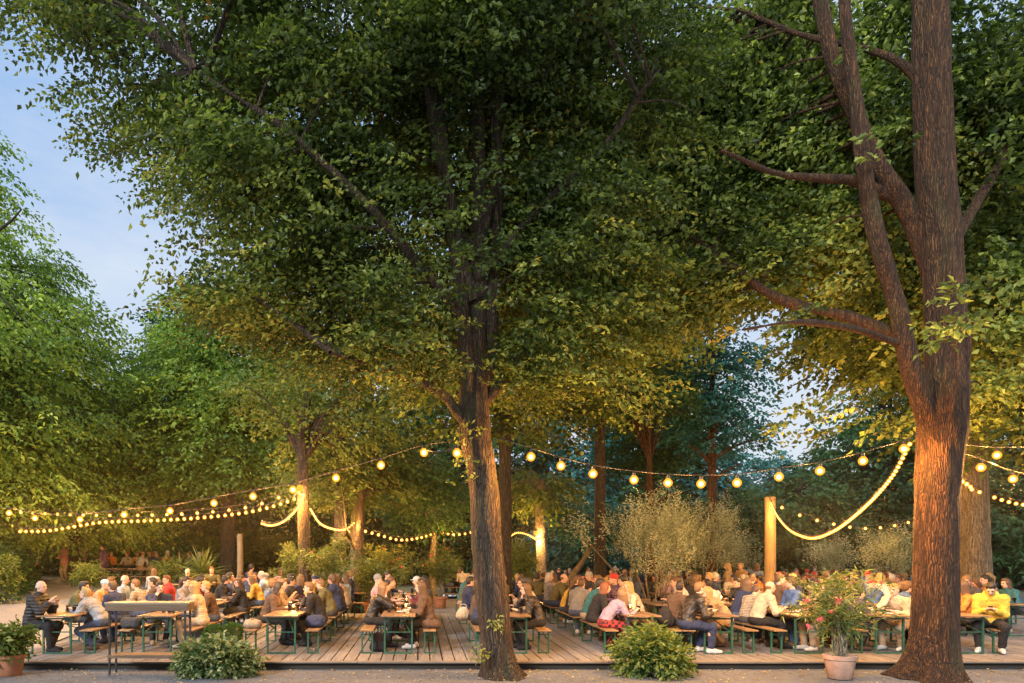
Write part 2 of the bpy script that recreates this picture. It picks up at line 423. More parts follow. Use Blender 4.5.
# ------------------------------------------------------------------ leaves and trees
def unit(a): return a / (np.linalg.norm(a, axis=-1, keepdims=True) + 1e-9)
def leaves_np(P, Dr, Nn, L, W, fold=0.22):
    """one kite per leaf, folded along its midrib"""
    Dr = unit(Dr); S = unit(np.cross(Dr, Nn)); Nn = np.cross(S, Dr)
    L = L[:, None]; W = W[:, None]
    a = P; b = P + Dr * L * 0.42 + S * W * 0.5 + Nn * W * fold
    c = P + Dr * L - Nn * L * 0.10; d = P + Dr * L * 0.42 - S * W * 0.5 + Nn * W * fold
    V = np.stack([a, b, c, d], 1).reshape(-1, 3)
    return V, np.arange(len(P) * 4).reshape(-1, 4)
def spray_leaves(C, A, rng, per, length, L, W, droop=0.35, spread=0.6, tint0=None, flat=1.0, jit=0.38):
    """per leaves on each twig starting at C going along A"""
    n = len(C); A = unit(A)
    up = np.array([0, 0, 1.0]) + rng.normal(0, 0.30 / flat, (n, 3))
    S = unit(np.cross(A, up)); U = np.cross(S, A)
    t = (np.arange(per) + 0.5) / per
    t = np.repeat(t[None], n, 0) + rng.normal(0, 0.04, (n, per))
    side = np.where(np.arange(per) % 2 == 0, 1.0, -1.0)[None, :, None] * np.ones((n, 1, 1))
    ln = length * rng.uniform(0.7, 1.3, (n, 1))
    P = C[:, None] + A[:, None] * (t * ln)[..., None]
    P[..., 2] -= droop * ln * t ** 2
    P = P + side * S[:, None] * (0.03 + rng.uniform(0, 0.12, (n, per, 1)) * ln[..., None])
    P += rng.normal(0, 0.03 * length, P.shape)
    Dr = A[:, None] * (1 - spread) + side * S[:, None] * spread + rng.normal(0, 0.25, P.shape)
    Dr[..., 2] -= droop * 0.7
    Nn = U[:, None] + rng.normal(0, jit, P.shape)
    k = n * per
    l = L * rng.uniform(0.5, 1.35, k); w = W * rng.uniform(0.75, 1.2, k)
    base = rng.uniform(0.1, 0.75, n) if tint0 is None else tint0
    tint = np.clip(np.repeat(base, per) + rng.normal(0, 0.13, k), 0.0, 0.92)
    V, Q = leaves_np(P.reshape(-1, 3), Dr.reshape(-1, 3), Nn.reshape(-1, 3), l, w)
    return V, Q, tint
def in_ellipsoids(rng, ells, n):
    vol = np.array([e[3] * e[4] * e[5] for e in ells]); k = rng.choice(len(ells), n, p=vol / vol.sum())
    E = np.array(ells, float)[k]
    d = unit(rng.normal(size=(n, 3))); r = rng.uniform(0, 1, (n, 1)) ** (1 / 2.4)
    return E[:, :3] + d * r * E[:, 3:6]
def trunk_flare(n, zfl, amt, lobes=7, ph=0.0):
    def f(i, a):
        t = i / max(n - 1, 1)
        k = np.exp(-t / zfl)
        return 1 + amt * k * (0.55 + 0.45 * np.cos(lobes * a + ph) * np.sin(2 * a + 1 + ph)) 
    return f
def tree(name, label, base, trunk_pts, trunk_r, limbs, ells, bark, leafm, seed, n_branch=60, sprays=3000, per=14, length=0.7, L=0.1, W=0.065,
         droop=0.35, seg=40, rings=90, rough=0.02, flare=0.9, zfl=0.05, cat='tree', group=None, fill=0.35, clump=0.45, axis=None, tintmul=1.0, carve=None, trunk_name='trunk', accent=0.0, flat=1.0, gap=-0.62, jit=0.45, tvar=0.13):
    """BASE world point; trunk_pts, limbs, ells in world coordinates.  > trunk, limb (each), crown"""
    rng = np.random.default_rng(seed)
    root = empty(name, base, 0, label, cat, group)
    off = np.array(base, float)
    P = catmull(trunk_pts, rings); R = np.interp(np.linspace(0, 1, rings), np.linspace(0, 1, len(trunk_r)), trunk_r)
    V, Q = tube_np(P - off, R, seg, rough, trunk_flare(rings, zfl, flare, 7, seed), seed)
    wood = MeshAcc(); wood.add(V, Q)
    skel = [P[int(rings * 0.35):]]; 
    for pts, r0, r1 in limbs:
        lp = catmull(pts, 40); lr = np.linspace(r0, r1, 40)
        lp = lp + (vnoise(lp * 0.9, seed) * 0.08)[:, None] * np.array([1, 0.5, 0.3])
        V, Q = tube_np(lp - off, lr, 14, rough * 0.7, None, seed + 3)
        link_mesh('limb', np_mesh('limb', V, Q, [bark]), root)
        skel.append(lp)
    SK = np.vstack(skel)
    # branches to points of the crown
    ends = in_ellipsoids(rng, ells, n_branch)
    if carve is not None: ends = ends[~carve(ends)]; ends = ends[~((ends[:, 0] > X(770, 11.8)) & (ends[:, 1] < 12.3) & (ends[:, 2] > 8.5))]
    brP = []; brA = []
    for e in ends:
        d2 = ((SK - e) ** 2).sum(1) + 2.0 * np.maximum(0, SK[:, 2] - e[2] + 0.3) ** 2
        s = SK[np.argmin(d2)]
        m1 = s + (e - s) * 0.5 + np.array([0, 0, 0.10 * np.linalg.norm(e - s)])
        p = catmull([s, m1, e], 14); ln = np.linalg.norm(e - s)
        r0 = 0.010 + 0.011 * ln
        V, Q = tube_np(p - off, np.linspace(min(r0, 0.09), 0.006, 14), 5)
        wood.add(V, Q)
        k = max(3, int(sprays * (1 - fill) / n_branch))
        t = rng.uniform(0.25, 1.0, k) ** 0.75
        q = np.stack([np.interp(t, np.linspace(0, 1, 14), p[:, c]) for c in range(3)], 1)
        tan = unit(p[-1] - p[4])
        side = np.cross(tan, [0, 0, 1.0]); side = side / (np.linalg.norm(side) + 1e-6)
        sg = rng.choice([-1, 1], k)[:, None] * rng.uniform(0.2, 1.0, (k, 1))
        brP.append(q + rng.normal(0, clump, (k, 3)) * [1, 1, 0.45]); brA.append(tan + side * sg + rng.normal(0, 0.25, (k, 3)))
    if fill > 0:
        q = in_ellipsoids(rng, ells, int(sprays * fill))
        ax = np.array(axis if axis is not None else base, float)
        a = q - ax; a[:, 2] = rng.normal(0, 0.15, len(q))
        brP.append(q); brA.append(unit(a) + rng.normal(0, 0.35, (len(q), 3)))
    C = np.vstack(brP); A = np.vstack(brA)
    A[:, 2] *= 0.4
    # open gaps between the clumps
    g = vnoise(C * 0.75, seed + 20) + 0.5 * vnoise(C * 1.9, seed + 21)
    keep = g > gap
    if carve is not None: keep &= ~carve(C)
    C, A, g = C[keep], A[keep], g[keep]
    t0 = np.clip((0.36 + 0.28 * vnoise(C * 0.5, seed + 31) + rng.normal(0, tvar, len(C))) * tintmul, 0.02, 0.9)
    V, Q, T = spray_leaves(C - off, A, rng, per, length, L, W, droop, tint0=t0, flat=flat, jit=jit)
    if accent > 0:
        ac = rng.uniform(size=len(C)) < accent
        T = np.where(np.repeat(ac, per) & (rng.uniform(size=len(T)) < 0.6), 0.99, T)
    me = np_mesh('crown', V, Q, [leafm], False, None, T)
    cr = link_mesh('crown', me, root)
    link_mesh(trunk_name, wood.build(trunk_name, [bark]), root)
    return root

# ---- the linden with the slightly leaning trunk at the edge of the deck
d = 11.85
tb = (X(499, d), d, 0.0)
def pt(u, v, dd): return (X(u, dd), dd, Z(v, dd))
trunk1 = [(X(501, d), d, -0.05), pt(496, 640, d), pt(489, 560, d), pt(482, 480, d), pt(474, 425, d), pt(476, 370, d + .05), pt(478, 290, d + .1), pt(479, 200, d + .2), pt(476, 90, d + .3), pt(470, -60, d + .4)]
R1 = [0.32, 0.275, 0.262, 0.25, 0.265, 0.19, 0.165, 0.14, 0.115, 0.08]
limbs1 = [([pt(473, 418, d), pt(466, 370, d - .1), pt(462, 300, d - .1), pt(448, 200, d - .2), pt(436, 90, d - .3), pt(420, -60, d - .4)], 0.16, 0.07),
          ([pt(478, 410, d + .1), pt(489, 350, d + .1), pt(496, 260, d + .2), pt(497, 150, d + .3), pt(500, 0, d + .4), pt(506, -60, d + .5)], 0.15, 0.07),
          ([pt(476, 428, d), pt(460, 412, d - .1), pt(440, 392, d - .3), pt(395, 372, d - .8), pt(330, 352, d - 1.6)], 0.12, 0.03),
          ([pt(478, 415, d), pt(498, 388, d + .1), pt(512, 362, d + .2), pt(556, 330, d + .6), pt(620, 318, d + 1.2)], 0.11, 0.03),
          ([pt(477, 300, d), pt(462, 262, d - .1), pt(441, 160, d - .3), pt(412, 10, d - .5), pt(400, -90, d - .6)], 0.15, 0.06),
          ([pt(478, 260, d), pt(492, 190, d + .2), pt(503, 80, d + .5), pt(510, -60, d + .7)], 0.13, 0.06),
          ([pt(474, 330, d), pt(420, 270, d - .6), pt(350, 190, d - 1.4), pt(270, 120, d - 2.0), pt(190, 70, d - 2.3)], 0.10, 0.03),
          ([pt(476, 250, d), pt(400, 170, d + .9), pt(310, 110, d + 2.2), pt(210, 60, d + 3)], 0.10, 0.03),
          ([pt(478, 280, d), pt(540, 210, d - .4), pt(600, 150, d - 1.0), pt(650, 80, d - 1.3)], 0.09, 0.03)]
ells1 = [(X(300, d), d - .4, Z(90, d), 4.0, 3.2, 2.3), (X(130, d), d - .2, Z(10, d), 2.3, 2.4, 1.5), (X(390, d), d, Z(10, d), 3.6, 3.6, 2.2),
         (X(550, d), d, Z(70, d), 3.2, 3.4, 2.6), (X(330, d), d - .3, Z(270, d), 2.6, 2.6, 1.7), (X(520, d), d + .3, Z(260, d), 2.6, 2.8, 1.9),
         (X(400, d), d - 1.0, Z(365, d), 1.8, 1.6, 0.75), (X(575, d), d - .2, Z(380, d), 1.7, 1.8, 0.75), (X(480, d), d + .3, Z(345, d), 2.2, 2.2, 0.95),
         (X(262, d), d - .4, Z(200, d), 1.6, 2.0, 1.3), (X(600, d), d + .8, Z(300, d), 1.6, 2.2, 1.2)]
tree('linden_tree', 'big linden with a bare leaning trunk rising at the deck edge, strung with lights', tb, trunk1, R1, limbs1, ells1, M['bark'], M['leaf_linden'], 3,
     n_branch=170, sprays=18500, per=15, length=0.62, L=0.100, W=0.068, seg=90, rings=240, rough=0.024, flare=0.62, zfl=0.028, fill=0.30, clump=0.32, gap=-.40, jit=0.62, tvar=.22,
     group=None, axis=(X(480, d), d, 6), accent=0.004)

# ---- the thick tree with a forked red-brown trunk
d = 11.8
tb2 = (X(931, d), d, 0.0)
trunk2 = [(X(929, d), d, -0.05), pt(933, 640, d), pt(936, 560, d), pt(938, 490, d), pt(942, 430, d), pt(947, 370, d), pt(945, 300, d), pt(937, 200, d), pt(932, 90, d), pt(930, -60, d)]
R2 = [0.44, 0.36, 0.325, 0.33, 0.37, 0.315, 0.305, 0.30, 0.29, 0.24]
limbs2 = [([pt(938, 470, d), pt(925, 420, d - .05), pt(914, 380, d - .1), pt(898, 310, d - .15), pt(878, 240, d - .2), pt(862, 150, d - .2), pt(848, 40, d - .2), pt(842, -60, d - .2)], 0.185, 0.085),
          ([pt(941, 300, d + .1), pt(915, 225, d + .2), pt(880, 165, d + .3), pt(845, 95, d + .4), pt(822, 10, d + .5), pt(812, -60, d + .5)], 0.17, 0.10),
          ([pt(908, 205, d + .3), pt(860, 182, d + .3), pt(815, 178, d), pt(770, 172, d - .4), pt(720, 150, d - .9)], 0.10, 0.03),
          ([pt(902, 335, d), pt(850, 318, d + .6), pt(780, 300, d + 1.0), pt(735, 268, d + 1.2), pt(690, 235, d + 1.4), pt(640, 180, d + 1.5)], 0.10, 0.045),
          ([pt(905, 345, d), pt(860, 330, d - .8), pt(800, 322, d - 1.8), pt(740, 330, d - 2.4)], 0.07, 0.02),
          ([pt(932, 95, d + .1), pt(905, 66, d + .15), pt(870, 50, d + .3), pt(800, 34, d + .6), pt(740, 10, d + .9)], 0.085, 0.03),
          ([pt(955, 420, d - .1), pt(966, 360, d - .25), pt(968, 318, d - .3)], 0.07, 0.03),
          ([pt(950, 250, d), pt(990, 180, d + .6), pt(1030, 120, d + 1.2), pt(1100, 60, d + 1.8)], 0.10, 0.04),
          ([pt(948, 340, d), pt(990, 320, d + 1), pt(1040, 300, d + 2), pt(1100, 270, d + 3)], 0.08, 0.03)]
ells2 = [(X(700, d), d + 2.2, Z(80, d), 3.6, 3.0, 2.5), (X(880, d), d + 2.4, Z(20, d), 3.2, 3.2, 2.0), (X(1050, d), d + 1.3, Z(60, d), 2.6, 3.2, 2.2),
         (X(690, d), d + .9, Z(230, d), 2.0, 2.4, 1.4), (X(840, d), d + .9, Z(200, d), 2.0, 2.4, 1.4), (X(850, d), d - 1.2, Z(345, d), 1.5, 1.3, 0.7),
         (X(760, d), d + 2.0, Z(268, d), 1.4, 1.2, 0.5), (X(870, d), d + .9, Z(405, d), 1.1, 1.0, 0.42), (X(1040, d), d + 2.2, Z(260, d), 2.0, 2.4, 1.7),
         (X(1010, d), d + 1.6, Z(395, d), 1.1, 1.2, 0.4), (X(800, d), d - .4, Z(325, d), 0.9, 1.1, 0.42)]
def carve2(C):   # the stems stand clear of the leaves on the side of the path
    s = np.abs(C[:, 1] - 11.8) < 99
    stem = (C[:, 1] < 12.25) & (C[:, 0] > X(832, 11.8) * C[:, 1] / 11.8) & (C[:, 0] < X(978, 11.8) * C[:, 1] / 11.8) & (C[:, 2] < 13) & (C[:, 2] > 4.9)
    limb = (C[:, 1] < 12.6) & (C[:, 0] > X(620, 11.8)) & (C[:, 0] < X(860, 11.8)) & (C[:, 2] > 6.0)
    over = vnoise(C * 0.9, 77) > 0.38
    k = C[:, 1] / 11.8
    gap_ = (C[:, 0] > X(752, 11.8)) & (C[:, 0] < X(806, 11.8)) & (C[:, 2] > Z(446, 11.8)) & (C[:, 2] < Z(332, 11.8) + 0.6 * (k - 1)) & (C[:, 1] > 9)
    return (stem & ~over) | limb | gap_
tree('thick_tree', 'thick red-brown tree with a forked trunk beside the potted oleander', tb2, trunk2, R2, limbs2, ells2, M['bark_red'], M['leaf_chest'], 8,
     n_branch=170, sprays=15500, per=15, length=0.62, L=0.128, W=0.094, seg=100, rings=240, rough=0.026, flare=0.7, zfl=0.03, fill=0.34, clump=0.34, jit=0.7, tvar=.24,
     axis=(X(930, d), d, 6), carve=carve2, accent=0.003)

# ---- trees beyond the deck
def back_tree(name, label, u, d, ztop, zlow, rad, trunk_r, leafm, seed, sprays=1500, per=12, L=0.24, W=0.16, bark='bark_dark', length=1.1, lean=0.0, ylow=None, cone=0.0, dx=0, tintmul=1.0, droop=0.4, rings=50, layers=4, zb=None, flat=1.0, prof=None):
    x = X(u, d) + dx
    z0 = ground_z(x, d) if zb is None else zb
    top = ztop
    pts = [(x, d, z0 - 0.1), (x + lean * 0.3, d, z0 + (top - z0) * 0.35), (x + lean * 0.7, d, z0 + (top - z0) * 0.7), (x + lean, d, top - 0.3)]
    ells = []
    for i in range(layers):
        t = (i + 0.5) / layers
        z = zlow + (top - zlow) * t
        r = rad * ((1 - t) * cone + (1 - cone) * math.sqrt(max(0.08, 1 - (2 * t - 0.75) ** 2 * 0.72)) + cone * 0.12)
        ells.append((x + lean * t, d, z, r, r, (top - zlow) / layers * 0.80))
    if prof: ells = [(x, d, z, r, r, 1.75) for z, r in prof]
    rng = random.Random(seed)
    limbs = []
    for k in range(6):
        a = rng.uniform(0, 2 * PI); t = rng.uniform(0.3, 0.75); z = z0 + (top - z0) * t
        p0 = (x + lean * t, d, z); rr = rad * rng.uniform(0.5, 0.8)
        limbs.append(([p0, (p0[0] + math.cos(a) * rr * .5, d + math.sin(a) * rr * .5, z + rr * .3), (p0[0] + math.cos(a) * rr, d + math.sin(a) * rr, z + rr * .45)], trunk_r * 0.4, 0.03))
    return tree(name, label, (x, d, z0), pts, [trunk_r, trunk_r * .85, trunk_r * .6, trunk_r * .2], limbs, ells, M[bark], M[leafm], seed, n_branch=max(20, sprays // 30), sprays=sprays, per=per, length=length, L=L, W=W,
                droop=droop, seg=20, rings=rings, rough=0.015, flare=0.5, fill=0.45, clump=0.5, group='trees beyond the beer garden', tintmul=tintmul, flat=flat, gap=-.85 if leafm == 'leaf_beech' else -.62, jit=0.7 if leafm == 'leaf_chest' else .5, tvar=.2 if leafm == 'leaf_chest' else .13)
# pale beech with sweeping sprays at the side of the path, its neighbours behind
back_tree('beech_tree', 'tall pale green beech by the path with sweeping sprays, tallest against the open sky', -60, 29, 21.5, 2.6, 8.8, 0.40, 'leaf_beech', 41, sprays=11500, per=14, L=0.22, W=0.12, length=1.15, cone=0.55, layers=7, droop=0.55, tintmul=1.12, flat=1.6, prof=[(4.6, 8.2), (7.2, 8.7), (9.8, 8.2), (12.2, 6.9), (14.6, 5.2), (17.0, 3.6), (19.0, 2.2)])
back_tree('beech_tree', 'shorter pale beech in front of the tall one, touching the path hedge', 75, 33, 13.6, 3.0, 4.6, 0.3, 'leaf_beech', 42, sprays=4200, per=14, L=0.22, W=0.12, length=1.1, cone=0.35, layers=5, droop=0.55, flat=1.6)
back_tree('broadleaf_tree', 'round green tree behind the lantern post beyond the path', 228, 33, 15.6, 5.2, 5.2, 0.35, 'leaf_beech', 43, sprays=4300, per=14, L=0.22, W=0.14, length=1.1, cone=0.2, layers=6, droop=0.45, tintmul=0.86, flat=1.4)
back_tree('broadleaf_tree', 'darker round tree between the pale beech and the lantern post', 178, 44, 17.4, 4.0, 4.8, 0.35, 'leaf_back', 44, sprays=2600, per=12, L=0.3, W=0.2, cone=0.2, layers=6, tintmul=1.1)
back_tree('broadleaf_tree', 'low yellow-lit tree arching over the forked mid trunk', 355, 25.5, 6.6, 4.1, 2.9, 0.2, 'leaf_shrub', 45, sprays=1200, per=12, L=0.17, W=0.11, bark='bark_pale', length=0.8, layers=3)
# tall thin woodland trunks
back_tree('pine_tree', 'tall thin tree with a straight orange-lit trunk behind the olive tree', 712, 27, 12.2, 6.4, 1.9, 0.20, 'leaf_teal', 51, sprays=900, per=12, L=0.2, W=0.12, bark='bark_red', length=0.9, layers=4, tintmul=0.9)
back_tree('pine_tree', 'thin dark tree standing behind the pale olive tree', 652, 31, 13.0, 5.6, 2.3, 0.15, 'leaf_back', 52, sprays=900, per=12, L=0.22, W=0.14, bark='bark_red', length=0.9, layers=4)
for i, (u, dd, zt, zl, r, lm, n_, lab) in enumerate([(505, 21, 15, 6.2, 4.6, 'leaf_chest', 1700, 'tall broad tree hidden behind the leaning trunk, its crown filling the middle'), (600, 25, 18, 8.6, 4.2, 'leaf_chest', 2000, 'tall broad tree whose crown rises above the bluish trees'),
        (940, 18, 15, 7.0, 4.2, 'leaf_chest', 2600, 'tall broad tree right behind the thick forked trunk'), (1075, 19, 15, 5.2, 4.2, 'leaf_chest', 2400, 'bright-leaved tree past the stout yellow-lit trunk'), (925, 24, 19, 9.6, 4.4, 'leaf_chest', 1800, 'tall tree whose crown rises between the thick trunk and the stout trunk'), (340, 24, 17, 8.2, 4.2, 'leaf_chest', 1000, 'tall dark tree behind the crown of the big linden')]):
    back_tree('broadleaf_tree', lab, u, dd, zt, zl, r, 0.22, lm, 130 + i, sprays=n_, per=13, L=0.2, W=0.14, length=0.95, layers=4)
# dark woods at the back of the garden
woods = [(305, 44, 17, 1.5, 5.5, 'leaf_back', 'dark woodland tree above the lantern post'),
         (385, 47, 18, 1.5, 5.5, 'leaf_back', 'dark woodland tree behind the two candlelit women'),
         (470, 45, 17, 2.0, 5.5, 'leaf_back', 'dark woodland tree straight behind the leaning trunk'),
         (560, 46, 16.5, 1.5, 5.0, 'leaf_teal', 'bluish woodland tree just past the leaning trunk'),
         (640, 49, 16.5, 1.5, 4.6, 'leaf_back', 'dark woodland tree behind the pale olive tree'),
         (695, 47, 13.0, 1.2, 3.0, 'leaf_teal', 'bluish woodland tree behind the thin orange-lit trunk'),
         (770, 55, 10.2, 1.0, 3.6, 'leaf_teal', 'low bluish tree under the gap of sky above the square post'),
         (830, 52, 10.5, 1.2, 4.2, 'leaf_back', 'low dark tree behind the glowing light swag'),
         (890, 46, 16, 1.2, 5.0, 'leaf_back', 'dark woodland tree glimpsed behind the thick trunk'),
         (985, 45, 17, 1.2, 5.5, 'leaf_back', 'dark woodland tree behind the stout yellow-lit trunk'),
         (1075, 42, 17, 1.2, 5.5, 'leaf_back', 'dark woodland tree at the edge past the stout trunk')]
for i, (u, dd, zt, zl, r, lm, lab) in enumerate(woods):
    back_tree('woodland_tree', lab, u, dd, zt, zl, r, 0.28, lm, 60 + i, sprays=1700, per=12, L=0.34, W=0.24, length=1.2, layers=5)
# lower storey of the woods: small bushy trees that close the view under the crowns
under = [(60, 44, 4.6, 4.6), (150, 40, 4.4, 4.0), (215, 45, 5, 4.2), (290, 46, 6.5, 4.0), (370, 42, 6.5, 4.0), (440, 44, 6.5, 3.8), (520, 42, 6, 3.4), (585, 38, 5.2, 2.8), (650, 42, 6, 3.6), (725, 44, 6.5, 3.8), (800, 42, 6.5, 4.0), (880, 44, 6.5, 4.0), (960, 42, 6.5, 4.2), (1050, 40, 6.5, 4.2), (1130, 38, 6.5, 4)]
ulabs = ['dark bush behind the strolling people on the path', 'dark bush behind the long empty table', 'dark bush behind the spiky yucca', 'dark bush behind the lantern post', 'dark bush behind the forked mid trunk',
         'dark bush behind the small round tree', 'dark bush behind the lit slender trunk', 'teal-tinted bush past the lit slender trunk', 'dark bush behind the pale olive tree', 'dark bush behind the thin orange-lit trunk', 'dark bush behind the square post',
         'dark bush behind the small olive bush', 'dark bush behind the stout yellow-lit trunk', 'dark bush beyond the man in the yellow hoodie', 'dark bush at the far edge past the yellow hoodie']
for i, ((u, dd, zt, r), lab) in enumerate(zip(under, ulabs)):
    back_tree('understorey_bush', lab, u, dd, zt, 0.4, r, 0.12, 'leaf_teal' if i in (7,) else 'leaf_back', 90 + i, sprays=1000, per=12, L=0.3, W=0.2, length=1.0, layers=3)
# far wood that closes the horizon
def far_wood():
    rng = np.random.default_rng(77)
    n = 5200
    x = rng.uniform(-75, 95, n); y = rng.uniform(62, 84, n)
    hmax = 9.5 + 3.0 * vnoise(np.stack([x * 0.13, y * 0, y * 0], 1), 4)
    z = rng.uniform(0, 1, n) * hmax
    V, Q, T = spray_leaves(np.stack([x, y, z], 1), rng.normal(size=(n, 3)), rng, 12, 2.0, 0.8, 0.6, 0.3, tint0=np.clip(0.3 + 0.2 * vnoise(np.stack([x, y, z], 1) * 0.3, 6), 0, 0.9))
    o = link_mesh('woods', np_mesh('woods', V, Q, [M['leaf_back']], False, None, T))
    tag(o, 'far dark wood closing the view behind the beer garden', 'woods', None, 'stuff')
far_wood()
# ------------------------------------------------------------------ the setting: ground, path, deck
def sheet(name, x0, x1, y0, y1, nx, ny, zf, mat, lift=0.0):
    xs = np.linspace(x0, x1, nx); ys = np.linspace(y0, y1, ny)
    gx, gy = np.meshgrid(xs, ys, indexing='ij')
    z = zf(gx, gy) + lift
    V = np.stack([gx, gy, z], -1).reshape(-1, 3)
    i = np.arange(nx - 1)[:, None] * ny + np.arange(ny - 1)[None]
    Q = np.stack([i, i + ny, i + ny + 1, i + 1], -1).reshape(-1, 4)
    o = link_mesh(name, np_mesh(name, V, Q, [mat]))
    return tag(o, kind='structure')
def gz(x, y): return 0.85 * smooth(15, 36, y) * smooth(3.5, 9, -x)
def gz_rough(x, y):
    p = np.stack([x.ravel(), y.ravel(), 0 * x.ravel()], 1)
    return gz(x, y) + (0.012 * vnoise(p * 1.3, 2) + 0.006 * vnoise(p * 4.1, 3)).reshape(x.shape)
def gravel_mat():
    m, nt, b = new_mat('gravel')
    v = coords(nt)
    n1 = noise(nt, v, 0.9, 5); n2 = noise(nt, v, 42, 4, 0.7); n3 = noise(nt, v, 5, 5)
    vo = N(nt, 'ShaderNodeTexVoronoi', Scale=55.0); nt.links.new(v, vo.inputs['Vector'])
    col = ramp(nt, n2, [(0.28, (0.042, 0.048, 0.056)), (0.5, (0.105, 0.116, 0.132)), (0.75, (0.25, 0.27, 0.30))])
    col = mixc(nt, ramp(nt, n1, [(0.38, (0, 0, 0)), (0.68, (0.7, 0.7, 0.7))]), col, (0.085, 0.084, 0.080))
    col = mixc(nt, ramp(nt, n3, [(0.42, (0, 0, 0)), (0.7, (0.5, 0.5, 0.5))]), col, (0.16, 0.172, 0.19))
    nt.links.new(col, b.inputs['Base Color']); b.inputs['Roughness'].default_value = 0.95
    bump(nt, b, mixc(nt, 0.5, n2, vo.outputs['Distance']), 0.8, 0.02)
    return m
def earth_mat():
    m, nt, b = new_mat('woodland_earth')
    v = coords(nt); n1 = noise(nt, v, 0.6, 5); n2 = noise(nt, v, 14, 5)
    col = ramp(nt, n2, [(0.3, (0.10, 0.08, 0.05)), (0.7, (0.28, 0.22, 0.14))])
    col = mixc(nt, ramp(nt, n1, [(0.45, (0, 0, 0)), (0.65, (1, 1, 1))]), col, (0.10, 0.11, 0.04))
    nt.links.new(col, b.inputs['Base Color']); b.inputs['Roughness'].default_value = 1
    bump(nt, b, n2, 0.6, 0.03)
    return m
def path_mat():
    m, nt, b = new_mat('cobbled_path')
    v = coords(nt, (1, 1.0, 1))
    br = N(nt, 'ShaderNodeTexBrick', Scale=4.2); nt.links.new(v, br.inputs['Vector'])
    br.inputs['Mortar Size'].default_value = 0.03
    br.inputs['Color1'].default_value = (0.22, 0.205, 0.20, 1); br.inputs['Color2'].default_value = (0.32, 0.30, 0.285, 1); br.inputs['Mortar'].default_value = (0.10, 0.09, 0.08, 1)
    n = noise(nt, v, 1.2, 5); n2 = noise(nt, v, 40, 4)
    col = mixc(nt, ramp(nt, n, [(0.4, (0, 0, 0)), (0.7, (0.6, 0.6, 0.6))]), br.outputs['Color'], (0.34, 0.28, 0.2))
    col = mixc(nt, 0.3, col, ramp(nt, n2, [(0.3, (0.08, 0.08, 0.08)), (0.7, (0.5, 0.48, 0.45))]))
    nt.links.new(col, b.inputs['Base Color']); b.inputs['Roughness'].default_value = 0.8
    bump(nt, b, br.outputs['Fac'], -0.4, 0.01)
    return m
sheet('ground', -400, 400, 32, 700, 60, 60, lambda x, y: gz(x, y) - 0.012 - 0.0, earth_mat())
sheet('gravel_ground', -26, 34, 5.0, 34, 240, 160, gz_rough, gravel_mat())
def path_sheet():
    xs = np.linspace(0, 1, 30); ys = np.linspace(9.5, 42, 90)
    gy = ys[None, :] + 0 * xs[:, None]
    left = -13.2 - 0.22 * (gy - 12) - 0.4 * np.sin(gy * 0.3); right = np.where(gy < 26, -8.35 - 0.16 * np.maximum(0, gy - 14), -10.3 - 0.35 * (gy - 26))
    gx = left + (right - left) * xs[:, None]
    V = np.stack([gx, gy, gz(gx, gy) + 0.028], -1).reshape(-1, 3); ny = 90
    i = np.arange(29)[:, None] * ny + np.arange(ny - 1)[None]
    Q = np.stack([i, i + ny, i + ny + 1, i + 1], -1).reshape(-1, 4)
    tag(link_mesh('path', np_mesh('path', V, Q, [path_mat()])), kind='structure')
path_sheet()
def deck():
    rng = random.Random(3)
    bm = bmesh.new(); w, gap = 0.232, 0.024
    x = DECK_X0; 
    def plank(x0, x1, y0, y1, z):
        vs = [bm.verts.new(c) for c in ((x0, y0, z), (x1, y0, z), (x1, y1, z), (x0, y1, z), (x0, y0, z - .028), (x1, y0, z - .028), (x1, y1, z - .028), (x0, y1, z - .028))]
        for f in ((0, 1, 2, 3), (0, 4, 5, 1), (1, 5, 6, 2), (2, 6, 7, 3), (3, 7, 4, 0)): bm.faces.new([vs[i] for i in f])
    while x < DECK_X1:
        y = DECK_Y0 + 0.155; first = True
        off = rng.choice([2.0, 3.0, 4.0])
        while y < DECK_Y1:
            y1 = min(DECK_Y1, y + (off if first else 4.0)); first = False
            plank(x, x + w - gap, y, y1 - 0.006, DECK_Z + rng.uniform(-.003, .002)); y = y1
        x += w
    tag(link_mesh('deck', bm_mesh('deck', bm, M['deck_wood'])), kind='structure')
    bm = bmesh.new(); x = DECK_X0
    while x < DECK_X1:
        x1 = min(DECK_X1, x + rng.choice([3.0, 4.0, 4.0]))
        box(bm, x + .004, x1 - .004, DECK_Y0, DECK_Y0 + .15, DECK_Z - .030 + rng.uniform(-.003, .003), DECK_Z + .001 + rng.uniform(-.002, .002), .004)
        x = x1
    tag(link_mesh('deck_edge_board', bm_mesh('deck_edge_board', bm, M['edge_wood'])), kind='structure')
    bm = bmesh.new()
    box(bm, DECK_X0 + .05, DECK_X1 - .05, DECK_Y0 + .09, DECK_Y0 + .14, 0.004, DECK_Z - .034)
    box(bm, DECK_X0 + .02, DECK_X0 + .07, DECK_Y0 + .16, DECK_Y1, 0.004, DECK_Z - .034)
    box(bm, DECK_X0 + .1, DECK_X1 - .1, DECK_Y0 + .2, DECK_Y1, 0.05, 0.06)  # dark sheet added so the gaps between planks look shaded
    tag(link_mesh('deck_beams_shade_sheet', bm_mesh('deck_beams_shade_sheet', bm, M['dark_beam'])), kind='structure')
M['edge_wood'] = wood_mat('deck_edge_wood', (0.25, 0.215, 0.18), (0.39, 0.345, 0.295), 'X', 0.7)
M['dark_beam'] = wood_mat('dark_beam', (0.05, 0.04, 0.03), (0.09, 0.07, 0.05), 'X', 0.9)
deck()
